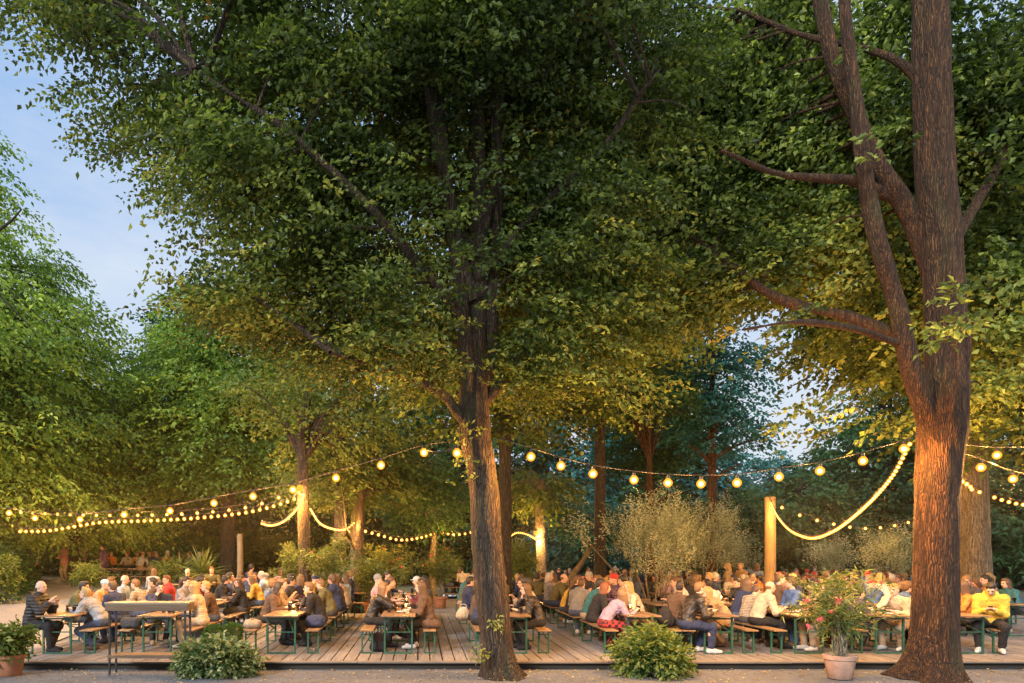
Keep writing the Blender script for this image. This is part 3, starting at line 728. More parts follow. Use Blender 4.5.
def litter():
    rng = np.random.default_rng(5); n = 2600
    x = rng.uniform(-14, 17, n); y = rng.uniform(9.5, 12.5, n)
    nd = 500; xd = rng.uniform(-8, 17, nd); yd = rng.uniform(12.7, 20, nd)
    x = np.r_[x, xd]; y = np.r_[y, yd]; z = np.r_[gz(x[:n], y[:n]) + 0.026, np.full(nd, DECK_Z + .008)]
    n += nd
    a = rng.uniform(0, 2 * PI, n); D = np.stack([np.cos(a), np.sin(a), rng.normal(0, .12, n)], 1); Nn = np.stack([rng.normal(0, .25, n), rng.normal(0, .25, n), np.ones(n)], 1)
    V, Q = leaves_np(np.stack([x, y, z], 1), D, Nn, rng.uniform(.025, .075, n), rng.uniform(.02, .05, n))
    o = link_mesh('fallen_leaves', np_mesh('fallen_leaves', V, Q, [M['leaf_dry']], False, None, rng.uniform(0.1, .9, n)))
    tag(o, 'dry fallen leaves scattered over the gravel and the deck', 'leaves', None, 'stuff')
litter()

# ------------------------------------------------------------------ beer tables and benches (long side along local Y, near end at y = 0)
def build_table_meshes(L=2.2, W=0.68, H=0.77):
    bm = bmesh.new()
    n = 6; w = W / n
    for i in range(n): box(bm, -W / 2 + i * w + .0012, -W / 2 + (i + 1) * w - .0012, 0, L, H - .027, H, .003)
    for y in (.25, L / 2, L - .25): box(bm, -W / 2 + .04, W / 2 - .04, y - .04, y + .04, H - .05, H - .0285)
    top = bm_mesh('tabletop', bm, M['top_wood'])
    bm = bmesh.new(); t = .034; hw = W / 2 - .07
    bar(bm, (-hw, 0, H - .03), (-hw, 0, 0.0), t); bar(bm, (hw, 0, H - .03), (hw, 0, 0.0), t)
    bar(bm, (-hw + t / 2, 0, .017), (hw - t / 2, 0, .017), t - .004); bar(bm, (-hw + t / 2, 0, H - .075), (hw - t / 2, 0, H - .075), t - .004)
    bar(bm, (-hw + t / 2, 0, H * .56), (hw - t / 2, 0, H * .56), .02)
    leg = bm_mesh('leg_frame', bm, M['steel_green'])
    bm = bmesh.new()
    bar(bm, (-hw + .03, .0, H * .55), (-.03, .52, H - .055), .02); bar(bm, (hw - .03, .0, H * .55), (.03, .52, H - .055), .02)
    brace = bm_mesh('brace', bm, M['steel_green'])
    return top, leg, brace
def build_bench_meshes(L=2.2, W=0.26, H=0.48):
    bm = bmesh.new()
    for i in range(2): box(bm, -W / 2 + i * W / 2 + .0015, -W / 2 + (i + 1) * W / 2 - .0015, 0, L, H - .027, H, .004)
    for y in (.25, L - .25): box(bm, -W / 2 + .03, W / 2 - .03, y - .035, y + .035, H - .045, H - .0285)
    seat = bm_mesh('seat', bm, M['seat_wood'])
    bm = bmesh.new(); t = .03; hw = W / 2 - .03
    bar(bm, (-hw, 0, H - .03), (-hw, 0, 0.0), t); bar(bm, (hw, 0, H - .03), (hw, 0, 0.0), t)
    bar(bm, (-hw + t / 2, 0, .015), (hw - t / 2, 0, .015), t - .004); bar(bm, (-hw + t / 2, 0, H - .1), (hw - t / 2, 0, H - .1), .018)
    leg = bm_mesh('leg_frame', bm, M['steel_green'])
    bm = bmesh.new()
    bar(bm, (-hw + .02, .0, H * .6), (-.01, .34, H - .05), .016); bar(bm, (hw - .02, .0, H * .6), (.01, .34, H - .05), .016)
    brace = bm_mesh('brace', bm, M['steel_green'])
    return seat, leg, brace
TBL = build_table_meshes(); BEN = build_bench_meshes()
def make_set(name, meshes, L, loc, rz, label, cat, group):
    root = empty(name, loc, rz, label, cat, group)
    a, b, c = meshes
    link_mesh('tabletop' if name == 'beer_table' else 'seat', a, root)
    link_mesh('leg_frame', b, root, (0, .17, 0)); link_mesh('leg_frame', b, root, (0, L - .17, 0))
    link_mesh('brace', c, root, (0, .17, 0)); link_mesh('brace', c, root, (0, L - .17, 0), (0, 0, PI))
    return root
def table(x, y, rz, label): return make_set('beer_table', TBL, 2.2, (x, y, floor_z(x, y)), rz, label, 'table', 'wooden beer tables with green steel legs')
def bench(x, y, rz, label): return make_set('beer_bench', BEN, 2.2, (x, y, floor_z(x, y)), rz, label, 'bench', 'wooden beer benches with green steel legs')

# ------------------------------------------------------------------ small things on the tables
def mesh_glass():
    bm = bmesh.new(); lathe(bm, [(0, .0), (.030, 0), (.034, .01), (.036, .10), (.038, .15), (.035, .15), (.033, .10), (.030, .012), (0, .012)], 16)
    g = bm_mesh('glass', bm, M['glass'], 50)
    bm = bmesh.new(); lathe(bm, [(0, .014), (.029, .014), (.032, .10), (.0325, .105), (0, .105)], 16)
    b = bm_mesh('beer_fill', bm, M['beer'], 50)
    bm = bmesh.new(); lathe(bm, [(0, .106), (.0325, .106), (.034, .125), (.030, .132), (0, .134)], 16)
    f = bm_mesh('foam', bm, M['foam'], 50)
    return g, b, f
GLS = mesh_glass()
def beer_glass(x, y, z, label, group, full=True):
    r = empty('beer_glass', (x, y, z), 0, label, 'glass', group)
    link_mesh('glass', GLS[0], r)
    if full: link_mesh('beer_fill', GLS[1], r); link_mesh('foam', GLS[2], r)
    return r
def mesh_candle():
    bm = bmesh.new(); lathe(bm, [(0, 0), (.04, 0), (.045, .01), (.045, .10), (.042, .10), (.042, .012), (0, .012)], 16); g = bm_mesh('jar', bm, M['lantern_glass'], 50)
    bm = bmesh.new(); lathe(bm, [(0, .013), (.030, .013), (.030, .05), (0, .052)], 14); w = bm_mesh('wax', bm, M['wax'], 50)
    bm = bmesh.new(); lathe(bm, [(0, .053), (.012, .066), (.015, .08), (.008, .105), (0, .125)], 10); f = bm_mesh('flame', bm, M['flame'], 60)
    return g, w, f
CDL = mesh_candle()
def candle(x, y, z, label):
    r = empty('candle_jar', (x, y, z), 0, label, 'candle', 'lit candles on the tables')
    for n_, m_ in zip(('jar', 'wax', 'flame'), CDL): link_mesh(n_, m_, r)
    l = bpy.data.lights.new('candle_light', 'POINT'); l.energy = 9; l.color = (1, .5, .17); l.shadow_soft_size = .03
    lo = bpy.data.objects.new('candle_light', l); lo.location = (0, 0, .16); lo.parent = r; COL.objects.link(lo)
def mesh_plate():
    bm = bmesh.new(); lathe(bm, [(0, .004), (.07, .004), (.11, .018), (.115, .022), (.11, .014), (.07, 0), (0, 0)], 24)
    return bm_mesh('plate', bm, M['white_plate'], 50)
PLT = mesh_plate()
def plate(x, y, z, label, group):
    tag(link_mesh('plate', PLT, None, (x, y, z)), label, 'plate', group)

# ------------------------------------------------------------------ tall bar table on the gravel
def bar_table():
    dd = 11.95; x0, x1 = X(104, dd), X(188, dd); zt = Z(602.5, dd); cx = (x0 + x1) / 2; hw = (x1 - x0) / 2
    r = empty('bar_table', (cx, dd, 0), 0, 'tall weathered wooden bar table with thin dark steel legs and a low shelf', 'bar table')
    bm = bmesh.new()
    dep = .38
    for i in range(3): box(bm, -hw, hw, i * dep / 3 + .0015, (i + 1) * dep / 3 - .0015, zt - .035, zt, .004)
    link_mesh('countertop', bm_mesh('countertop', bm, M['top_bar']), r)
    bm = bmesh.new(); box(bm, -hw + .01, hw - .01, .006, .036, zt - .15, zt - .037, .004); box(bm, -hw + .01, hw - .01, dep - .036, dep - .006, zt - .15, zt - .037, .004)
    box(bm, -hw + .012, -hw + .04, .038, dep - .038, zt - .148, zt - .038); box(bm, hw - .04, hw - .012, .038, dep - .038, zt - .148, zt - .038)
    link_mesh('apron', bm_mesh('apron', bm, M['bar_wood']), r)
    for sx in (-1, 1):
        for y in (.06, dep - .06):
            bm = bmesh.new(); bar(bm, (sx * (hw - .07), y, 0), (sx * (hw - .07), y, zt - .038), .03); link_mesh('leg', bm_mesh('leg', bm, M['steel_dark']), r)
    bm = bmesh.new(); box(bm, -hw + .05, hw - .05, .02, dep - .02, .30, .36, .004)
    link_mesh('shelf', bm_mesh('shelf', bm, M['bar_wood']), r)
M['top_bar'] = wood_mat('bar_top_wood', (0.30, 0.23, 0.15), (0.46, 0.37, 0.26), 'X', 0.5)
bar_table()

# ------------------------------------------------------------------ plants
def lathe_mesh(name, prof, mat, n=28, sm=50):
    bm = bmesh.new(); lathe(bm, prof, n); return bm_mesh(name, bm, mat, sm)
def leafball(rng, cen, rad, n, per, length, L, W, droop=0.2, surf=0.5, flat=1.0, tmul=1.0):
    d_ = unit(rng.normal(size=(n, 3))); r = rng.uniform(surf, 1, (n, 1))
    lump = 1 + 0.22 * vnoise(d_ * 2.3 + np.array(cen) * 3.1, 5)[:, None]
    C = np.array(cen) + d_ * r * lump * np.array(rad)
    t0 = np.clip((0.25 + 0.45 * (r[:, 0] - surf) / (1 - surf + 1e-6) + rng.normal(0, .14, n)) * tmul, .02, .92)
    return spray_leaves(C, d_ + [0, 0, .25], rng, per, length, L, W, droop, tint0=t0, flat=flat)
def stems(rng, base, tips, r0, r1, bend=0.15):
    acc = MeshAcc()
    for t in tips:
        b = np.array(base) + rng.normal(0, .05, 3) * [1, 1, 0]
        m1 = (b + t) / 2 + rng.normal(0, bend, 3) * [1, 1, .3]
        V, Q = tube_np(catmull([b, m1, t], 12), np.linspace(r0, r1, 12), 6); acc.add(V, Q)
    return acc
def bush(name, label, x, y, blobs, leafm, seed, n, per, length, L, W, cat='shrub', group=None, surf=.45, droop=.2, stem=True, flat=1.0, z=None, tmul=1.0):
    """blobs: (dx,dy,z,rx,ry,rz)"""
    rng = np.random.default_rng(seed); z = floor_z(x, y) if z is None else z
    r = empty(name, (x, y, z), 0, label, cat, group)
    acc = MeshAcc(); vol = sum(b[3] * b[4] + b[4] * b[5] for b in blobs)
    for b in blobs:
        acc.add(*leafball(rng, b[:3], b[3:6], max(10, int(n * (b[3] * b[4] + b[4] * b[5]) / vol)), per, length, L, W, droop, surf, flat, tmul))
    link_mesh('foliage', acc.build('foliage', [leafm], False), r)
    if stem:
        tips = [np.array(b[:3]) + rng.normal(0, .3, 3) * np.array(b[3:6]) for b in blobs for _ in range(5)]
        link_mesh('stem', stems(rng, (0, 0, -.02), tips, .018, .005).build('stem', [M['bark_dark']]), r)
    return r
# bush between the light deck and the gravel, and the planted box balls
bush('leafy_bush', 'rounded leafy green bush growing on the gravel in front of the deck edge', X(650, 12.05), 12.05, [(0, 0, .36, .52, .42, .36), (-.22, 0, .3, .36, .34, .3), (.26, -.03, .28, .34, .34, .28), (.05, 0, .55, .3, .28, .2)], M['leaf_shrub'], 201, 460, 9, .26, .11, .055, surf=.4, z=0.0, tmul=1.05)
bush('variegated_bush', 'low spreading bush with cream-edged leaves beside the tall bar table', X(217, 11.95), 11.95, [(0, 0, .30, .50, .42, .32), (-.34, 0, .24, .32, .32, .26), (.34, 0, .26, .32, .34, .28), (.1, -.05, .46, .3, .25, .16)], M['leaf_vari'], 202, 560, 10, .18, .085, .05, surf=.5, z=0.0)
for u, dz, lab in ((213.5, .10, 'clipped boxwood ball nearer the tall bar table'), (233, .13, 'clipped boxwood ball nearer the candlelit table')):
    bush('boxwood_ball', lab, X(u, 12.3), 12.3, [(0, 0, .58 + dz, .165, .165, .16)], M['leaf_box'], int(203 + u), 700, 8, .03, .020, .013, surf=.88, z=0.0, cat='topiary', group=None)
POT = [(0, 0), (.155, 0), (.17, .01), (.215, .29), (.235, .30), (.24, .36), (.225, .365), (.21, .32), (.195, .31), (.0, .31)]
def potted(name, label, x, y, potmat, leafm, seed, h0, spread, n, per, L, W, flowers=0, pots=1.0, cat='potted plant', length=.3, nst=14, z=None, strap=False, droop=.25, group=None, hang=0.0):
    rng = np.random.default_rng(seed); z = floor_z(x, y) if z is None else z
    r = empty(name, (x, y, z), 0, label, cat, group)
    po = link_mesh('pot', lathe_mesh('pot', [(a * pots, b * pots) for a, b in POT], potmat), r)
    link_mesh('soil', lathe_mesh('soil', [(0, .322 * pots), (.20 * pots, .318 * pots)], M['soil'], 20), r)
    b = np.array([0, 0, .31 * pots])
    tips = []
    for i in range(nst):
        a = rng.uniform(0, 2 * PI); rr = spread * rng.uniform(.25, 1); hh = h0 * rng.uniform(.55, 1.0) * (1 - .25 * rr / spread)
        tips.append(b + np.array([math.cos(a) * rr, math.sin(a) * rr, hh]))
    acc = MeshAcc(); lf = MeshAcc(); tipsA = np.array(tips)
    for t in tipsA:
        m1 = (b + t) / 2 + np.array([0, 0, .12 * h0]) - (t - b) * [.18, .18, 0]
        p = catmull([b + rng.normal(0, .05, 3) * [1, 1, 0], m1, t], 14)
        V, Q = tube_np(p, np.linspace(.013, .004, 14), 6); acc.add(V, Q)
        k = max(2, n // nst); tt = rng.uniform(.3, 1, k)
        q = np.stack([np.interp(tt, np.linspace(0, 1, 14), p[:, c]) for c in range(3)], 1)
        a = unit(t - b)[None] * .5 + rng.normal(0, .55, (k, 3)); a[:, 2] -= hang
        lf.add(*spray_leaves(q, a, rng, per, length, L, W, droop, spread=.55, tint0=np.clip(rng.normal(.42, .2, k), .02, .92)))
    link_mesh('stem', acc.build('stem', [M['bark_pale']]), r)
    link_mesh('foliage', lf.build('foliage', [leafm], False), r)
    for i in range(flowers):
        fb = MeshAcc(); 
        t = tipsA[rng.integers(len(tipsA))] if i % 3 else b + rng.uniform(-1, 1, 3) * [spread, .3, 0] + [0, -.15, h0 * rng.uniform(.25, .8)]
        c = np.repeat(t[None] + [0, 0, .02], 14, 0) + rng.normal(0, .018, (14, 3))
        D_ = rng.normal(size=(14, 3)) + [0, 0, .6]
        V, Q = leaves_np(c, D_, rng.normal(size=(14, 3)), np.full(14, .045), np.full(14, .035)); fb.add(V, Q, rng.uniform(.2, .85, 14))
        link_mesh('flower', fb.build('flower', [M['petal']], False), r)
    return r
potted('potted_oleander', 'potted oleander with pink flowers in a pale clay pot on the gravel', X(840, 11.7), 11.7, M['terra_pale'], M['leaf_oleander'], 211, 1.62, .85, 250, 8, .17, .028, flowers=8, pots=1.12, nst=26, z=0.0, length=.26)
potted('potted_plant', 'leafy plant in an orange terracotta pot at the corner of the deck', X(10, 11.95), 11.95, M['terracotta'], M['leaf_shrub'], 212, .62, .42, 230, 8, .11, .06, pots=1.05, nst=16, z=0.0, hang=.3)
# oleanders among the tables
for i, (u, dd, hh, sp, lab) in enumerate([(328, 20.6, 2.5, 1.05, 'tall potted oleander between the candlelit table and the forked mid trunk'), (296, 23.0, 2.3, .95, 'potted oleander right below the lantern post'), (392, 25.5, 2.5, 1.2, 'potted oleander behind the two candlelit women'),
        (440, 26.5, 2.2, 1.1, 'potted oleander at the end of the open aisle of the deck'), (165, 26, 1.2, .5, 'small potted plant beside the long empty table'), (88, 24.0, 1.2, .6, 'bushy potted plant by the path behind the man in the green parka'),
        (520, 25.5, 2.5, .8, 'yellow-lit potted shrub just behind the leaning trunk'), (372, 21.5, 1.5, .6, 'small potted oleander behind the woman in leather jacket')]):
    potted('potted_oleander', lab, X(u, dd), dd, M['terracotta'], M['leaf_oleander'] if i not in (4, 5, 6) else M['leaf_shrub'], 220 + i, hh, sp, int(260 + 130 * sp), 8, .16, .034, flowers=5 if i in (0, 1, 2, 3) else 0, pots=1.25, nst=18, length=.3, group='potted shrubs among the tables')
# olive trees
def olive(label, u, dd, h, r, seed, n):
    x = X(u, dd); z = floor_z(x, dd); rng = np.random.default_rng(seed); nt_ = 40
    root = empty('olive_tree', (x, dd, z), 0, label, 'tree', 'olive trees among the tables')
    tips = [np.array([rng.normal(0, .42) * r, rng.normal(0, .40) * r, h * rng.uniform(.50, .97)]) for _ in range(nt_)]
    link_mesh('trunk', stems(rng, (0, 0, -.02), tips[::4], .038, .007, .12).build('trunk', [M['bark_pale']]), root)
    lf = MeshAcc(); k = max(6, n // nt_)
    for t in tips:
        C = t + rng.normal(0, .17, (k, 3)) * [r, r, r * 1.25]
        A = rng.normal(0, .35, (k, 3)) + unit(t - [0, 0, h * .4]) * .4 + [0, 0, .8]
        lf.add(*spray_leaves(C, A, rng, 12, .42, .095, .026, .05, tint0=np.clip(rng.normal(.5, .22) + rng.normal(0, .1, k), .02, .92)))
    link_mesh('crown', lf.build('crown', [M['leaf_olive']], False), root)
olive('silvery olive tree with a loose crown behind the blond woman in cream', 655, 20.5, 3.15, 1.5, 301, 850)
olive('silvery olive tree beside the thin orange-lit trunk', 700, 26.5, 3.6, 1.6, 302, 800)
olive('thin silvery olive shoot growing towards the square post', 735, 27.5, 2.7, 1.0, 303, 320)
olive('small olive bush in front of the dark wood near the thick trunk', 890, 27, 2.9, 1.1, 304, 560)
olive('small olive bush behind the swag of lights', 832, 30, 2.4, .9, 305, 300)
# yucca
def yucca(label, u, dd, h, seed, n=120):
    x = X(u, dd); z = floor_z(x, dd); rng = np.random.default_rng(seed)
    root = empty('yucca_plant', (x, dd, z), 0, label, 'plant')
    V, Q = tube_np(catmull([(0, 0, -.05), (.03, 0, h * .3), (0, 0, h * .55)], 10), np.full(10, .06), 8)
    link_mesh('stem', np_mesh('stem', V, Q, [M['bark_pale']]), root)
    d_ = unit(rng.normal(size=(n, 3)) * [1, 1, .8] + [0, 0, .55]); P = np.repeat([[0, 0, h * .5]], n, 0) + rng.normal(0, .05, (n, 3))
    V, Q = leaves_np(P, d_, np.repeat([[0, 0, 1.0]], n, 0) + rng.normal(0, .3, (n, 3)), h * rng.uniform(.35, .62, n), np.full(n, .06))
    link_mesh('foliage', np_mesh('foliage', V, Q, [M['leaf_oleander']], False, None, rng.uniform(.3, .9, n)), root)
yucca('spiky yucca with long narrow leaves beyond the long empty table', 203, 25.5, 2.0, 310, 190)
yucca('smaller spiky yucca near the lantern post', 180, 28.5, 1.6, 311)
# hedge plants by the path
def hedge(label, pts, h, w, leafm, seed, n, cat='hedge', name='hedge', L=.12, W=.07):
    rng = np.random.default_rng(seed); P = catmull(pts, 60); k = rng.integers(0, 60, n)
    root = empty(name, (pts[0][0], pts[0][1], ground_z(pts[0][0], pts[0][1])), 0, label, cat)
    q = P[k] + rng.normal(0, .15, (n, 3))
    a = rng.uniform(0, PI, n); rr = rng.uniform(.72, 1.0, n)
    lump = 1 + .18 * vnoise(q * 1.1, seed)
    C = q.copy(); C[:, 0] += np.cos(a) * w * rr * lump; C[:, 1] += np.cos(a) * w * rr * .5 * lump; C[:, 2] = np.array([ground_z(x_, y_) for x_, y_ in P[k][:, :2]]) + np.abs(np.sin(a)) ** .6 * h * rr * lump
    V, Q, T = spray_leaves(C - np.array(root.location), np.stack([np.cos(a), rng.normal(-.3, .4, n), np.sin(a)], 1), rng, 9, .32, L, W, .15, tint0=np.clip(.4 + .2 * vnoise(C, 3) + rng.normal(0, .12, n), 0, .9))
    link_mesh('foliage', np_mesh('foliage', V, Q, [leafm], False, None, T), root)
    tips = [P[i] * [1, 1, 0] + [0, 0, ground_z(P[i][0], P[i][1]) + h * .6] - np.array(root.location) for i in range(0, 60, 3)]
    acc = MeshAcc()
    for t in tips:
        V, Q = tube_np(catmull([t * [1, 1, 0] + [0, 0, -.1], t], 6), np.linspace(.03, .01, 6), 6); acc.add(V, Q)
    link_mesh('stem', acc.build('stem', [M['bark_dark']]), root)
hedge('leafy hedge along the outer side of the cobbled path', [(-15.5, 24.5, 0), (-17.3, 28, 0), (-19.4, 32, 0), (-22.5, 37, 0)], 1.7, .9, M['leaf_back'], 320, 1700, L=.16, W=.1)
hedge('low clipped hedge behind the strolling people', [(-27, 40, 0), (-20, 39, 0), (-13, 38.5, 0), (-6, 38, 0)], 2.3, 1.3, M['leaf_shrub'], 321, 2000, L=.16, W=.1)
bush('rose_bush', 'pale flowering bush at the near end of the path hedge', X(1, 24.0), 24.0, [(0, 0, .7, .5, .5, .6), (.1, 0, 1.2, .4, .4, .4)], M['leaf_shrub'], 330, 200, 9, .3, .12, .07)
# ivy sprouts on the leaning trunk
def sprouts(label, u, dd, z0, z1, n, seed, spread=.16):
    rng = np.random.default_rng(seed); x = X(u, dd)
    root = empty('trunk_sprout', (x, dd, z0), 0, label, 'plant', None)
    C = np.stack([rng.normal(0, spread, n), rng.normal(0, .03, n) - .03, rng.uniform(0, z1 - z0, n)], 1)
    V, Q, T = spray_leaves(C, np.stack([rng.normal(0, .8, n), np.full(n, -.7), rng.normal(.2, .5, n)], 1), rng, 7, .18, .075, .055, .2, tint0=np.clip(rng.normal(.75, .12, n), .1, .92))
    link_mesh('foliage', np_mesh('foliage', V, Q, [M['leaf_shrub']], False, None, T), root)
    acc = MeshAcc()
    for c in C[:8]: V, Q = tube_np(catmull([(c[0] * .3, .05, c[2] * .7), tuple(c)], 5), np.full(5, .004), 5); acc.add(V, Q)
    link_mesh('stem', acc.build('stem', [M['bark_pale']]), root)
sprouts('young green shoots sprouting low on the leaning trunk near the ground', 479, 11.5, .22, .62, 8, 340, .05)
sprouts('drooping lit leaf shoots hanging on the upper leaning trunk', 463, 11.55, 3.3, 4.3, 16, 341, .10)
sprouts('small tuft of leaves halfway on the leaning trunk bark', 489, 11.5, .9, 1.05, 4, 342, .06)

# ------------------------------------------------------------------ posts, mid trunks
def mid_trunk(name, label, u0, u1, v0, v1, dd, bark, r, r2=None, crown=None, seed=0, z0=None):
    """a trunk whose top can be seen end at the crown of another tree; > trunk, crown"""
    x0, x1 = X(u0, dd), X(u1, dd); zb = floor_z(x0, dd) if z0 is None else z0
    root = empty(name, (x0, dd, zb), 0, label, 'tree', None)
    ztop = Z(v1, dd)
    p = catmull([(0, 0, -.05), ((x1 - x0) * .3, 0, (ztop - zb) * .35), ((x1 - x0) * .7, 0, (ztop - zb) * .7), (x1 - x0, 0, ztop - zb)], 50)
    V, Q = tube_np(p, np.linspace(r, r2 or r * .8, 50), 28, .02, trunk_flare(50, .06, .5, 5, seed), seed)
    acc = MeshAcc(); acc.add(V, Q)
    if crown:
        rng = np.random.default_rng(seed); ells, leafm, n, L, W = crown
        E = [(X(u, dd2) - x0, dd2 - dd, Z(v, dd2) - zb, a, b, c) for u, v, dd2, a, b, c in ells]
        q = in_ellipsoids(rng, E, n); a = q - p[-1]; a[:, 2] *= .3
        V, Q, T = spray_leaves(q, unit(a) + rng.normal(0, .4, a.shape), rng, 12, .7, L, W, .35, tint0=np.clip(.45 + .25 * vnoise(q * .8, seed), 0, .9))
        link_mesh('crown', np_mesh('crown', V, Q, [M[leafm]], False, None, T), root)
        for t in q[:26]:
            V, Q = tube_np(catmull([p[-8], (p[-1] + t) / 2 + [0, 0, .2], t], 10), np.linspace(r * .25, .01, 10), 6); acc.add(V, Q)
    link_mesh('trunk', acc.build('trunk', [M[bark]]), root)
    return root
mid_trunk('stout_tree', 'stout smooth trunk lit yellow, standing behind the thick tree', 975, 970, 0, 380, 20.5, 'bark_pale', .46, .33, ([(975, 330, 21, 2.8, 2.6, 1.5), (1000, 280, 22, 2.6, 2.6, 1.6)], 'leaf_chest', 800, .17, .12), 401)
mid_trunk('lantern_tree', 'yellow-lit trunk carrying the brightest lamp, behind the candlelit table', 305, 302, 0, 440, 21, 'bark', .20, .15, ([(330, 425, 21.5, 2.2, 1.6, .9), (300, 395, 22, 2.2, 1.8, .9)], 'leaf_shrub', 420, .15, .1), 402)
mid_trunk('mid_tree', 'slender forked trunk beside the tall potted oleander', 357, 362, 0, 480, 24, 'bark', .17, .12, ([(395, 470, 24.5, 2.0, 1.4, .8), (430, 490, 25.5, 1.5, 1.2, .7)], 'leaf_back', 420, .17, .11), 403)
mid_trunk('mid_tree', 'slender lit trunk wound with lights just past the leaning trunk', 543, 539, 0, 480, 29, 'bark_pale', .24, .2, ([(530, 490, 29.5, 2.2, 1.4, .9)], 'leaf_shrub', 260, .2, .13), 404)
mid_trunk('mid_tree', 'small round-crowned tree left of the open deck aisle', 432, 434, 0, 510, 31, 'bark_pale', .16, .1, ([(428, 508, 31, 1.9, 1.5, 1.2), (408, 500, 31.5, 1.3, 1.2, .9)], 'leaf_back', 420, .2, .14), 405)
mid_trunk('mid_tree', 'slim trunk behind the pale olive tree, lit orange on one side', 651, 649, 0, 440, 24.5, 'bark_red', .12, .08, ([(640, 400, 25, 1.8, 1.3, 1.0)], 'leaf_back', 300, .2, .13), 406)
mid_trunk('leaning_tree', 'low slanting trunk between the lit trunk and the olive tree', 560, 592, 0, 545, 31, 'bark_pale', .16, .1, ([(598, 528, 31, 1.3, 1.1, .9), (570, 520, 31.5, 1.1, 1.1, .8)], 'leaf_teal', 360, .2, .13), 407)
def post(label, u, dd, v1, w, mat):
    x = X(u, dd); z = floor_z(x, dd); h = Z(v1, dd) - z
    r = empty('wooden_post', (x, dd, z), 0, label, 'post')
    V, Q = tube_np(catmull([(0, 0, -.05), (.01, 0, h * .5), (0, 0, h)], 40), np.linspace(w / 2 * 1.04, w / 2, 40), 20, .008, None, 9)
    link_mesh('shaft', np_mesh('shaft', V, Q, [mat]), r)
    bm = bmesh.new(); lathe(bm, [(0, h + .005), (w / 2 * .97, h - .002), (w / 2 * 1.02, h - .03), (w / 2 * .98, h - .05)], 20); link_mesh('end_cap', bm_mesh('end_cap', bm, M['top_bar'], 40), r)
    bm = bmesh.new(); bar(bm, (0, -w / 2 - .02, h - .12), (0, -w / 2 + .05, h - .12), .02); link_mesh('hook', bm_mesh('hook', bm, M['steel_dark']), r)
post('square yellow-lit wooden post holding the end of the light swag', 770, 22.9, 497, .34, M['post_wood'])
post('short wooden post near the spiky yucca', 240, 30, 534, .26, M['post_wood'])
post('thin lit wooden post behind the strolling people', 128, 36.5, 505, .18, M['post_wood'])

# ------------------------------------------------------------------ strings of lights: > cord, bulb
def mesh_bulb(r, m):
    bm = bmesh.new(); lathe(bm, [(0, -1.95 * r), (.45 * r, -1.85 * r), (.85 * r, -1.45 * r), (1.0 * r, -.95 * r), (.9 * r, -.5 * r), (.55 * r, -.1 * r), (.4 * r, .05 * r), (0, .06 * r)], 14)
    lathe(bm, [(0, -1.5 * r), (.38 * r, -1.38 * r), (.54 * r, -.98 * r), (.36 * r, -.55 * r), (0, -.4 * r)], 12, mi=1)
    return bm_mesh('bulb', bm, [m, M['filament']], 60)
def mesh_socket(r):
    bm = bmesh.new(); lathe(bm, [(0, .95 * r), (.42 * r, .9 * r), (.48 * r, .1 * r), (0, .09 * r)], 10); return bm_mesh('socket', bm, M['cable'], 50)
LIGHTS = {}
for k_, e_ in (('L', 105), ('S', 72), ('R', 85)):
    l_ = bpy.data.lights.new('bulb_light', 'POINT'); l_.energy = e_ * BULB_GAIN; l_.color = (1.0, .45, .10); l_.shadow_soft_size = .05; LIGHTS[k_] = l_
BULB = mesh_bulb(.075, M['bulb']); SOCK = mesh_socket(.06)
BULB_S = mesh_bulb(.058, M['bulb_small']); SOCK_S = mesh_socket(.05)
BULB_R = mesh_bulb(.036, M['rope_light']); SOCK_R = mesh_socket(.03)
def string_lights(label, pts, bulbs_at=None, n=None, size='L', cord_r=.009, lit=True):
    """pts: world points of the cord; bulbs_at: world points, or n equally spaced"""
    P = catmull(pts, 120)
    c = P[0]
    r = empty('string_light', tuple(c), 0, label, 'string lights', None)
    V, Q = tube_np(P - c, np.full(120, cord_r), 6); link_mesh('cord', np_mesh('cord', V, Q, [M['cable']]), r)
    b, s, rad = {'L': (BULB, SOCK, .075), 'S': (BULB_S, SOCK_S, .058), 'R': (BULB_R, SOCK_R, .036)}[size]
    if bulbs_at is None:
        seg = np.r_[0, np.cumsum(np.linalg.norm(np.diff(P, axis=0), axis=1))]
        t = (np.arange(n) + .5) / n * seg[-1]
        bulbs_at = [tuple(np.interp(t_, seg, P[:, k]) for k in range(3)) for t_ in t]
    for q in bulbs_at:
        q = np.array(q) - c
        o = link_mesh('bulb', b, r, (q[0], q[1], q[2] - rad * .95 - cord_r), (0, 0, 1.1 * len(r.children))); link_mesh('socket', s, o)
    st = {'L': 1, 'S': 4, 'R': 9}[size]
    for q in (list(bulbs_at)[st // 2::st] if lit else []):
        if min(math.hypot(q[0] - X(476, 11.85), q[1] - 11.85), math.hypot(q[0] - X(940, 11.8), q[1] - 11.8)) < .75: continue
        q = np.array(q) - c
        lo = bpy.data.objects.new('bulb_light', LIGHTS[size]); lo.location = (q[0], q[1], q[2] - rad * 2.5 - .06 - cord_r); lo.parent = r; COL.objects.link(lo)
    return r
def dline(ua, da, ub, db):
    """depth along a straight run between two hanging points, for a given column of the view"""
    xa, xb = X(ua, da), X(ub, db)
    def f(u):
        k = (u - U0) / F_PX     # x = k*y on the run
        t = (k * da - xa) / ((xb - xa) - k * (db - da)); return da + t * (db - da)
    return f
def run(uv, f): return [(X(u, f(u)), f(u), Z(v, f(u))) for u, v in uv]
fA = dline(470, 11.7, -10, 17.5)
A = [(424, 445), (381, 458), (336, 471), (293, 483), (253, 490), (214, 497), (170, 505), (124, 509), (80, 514), (35, 513), (9, 508)]
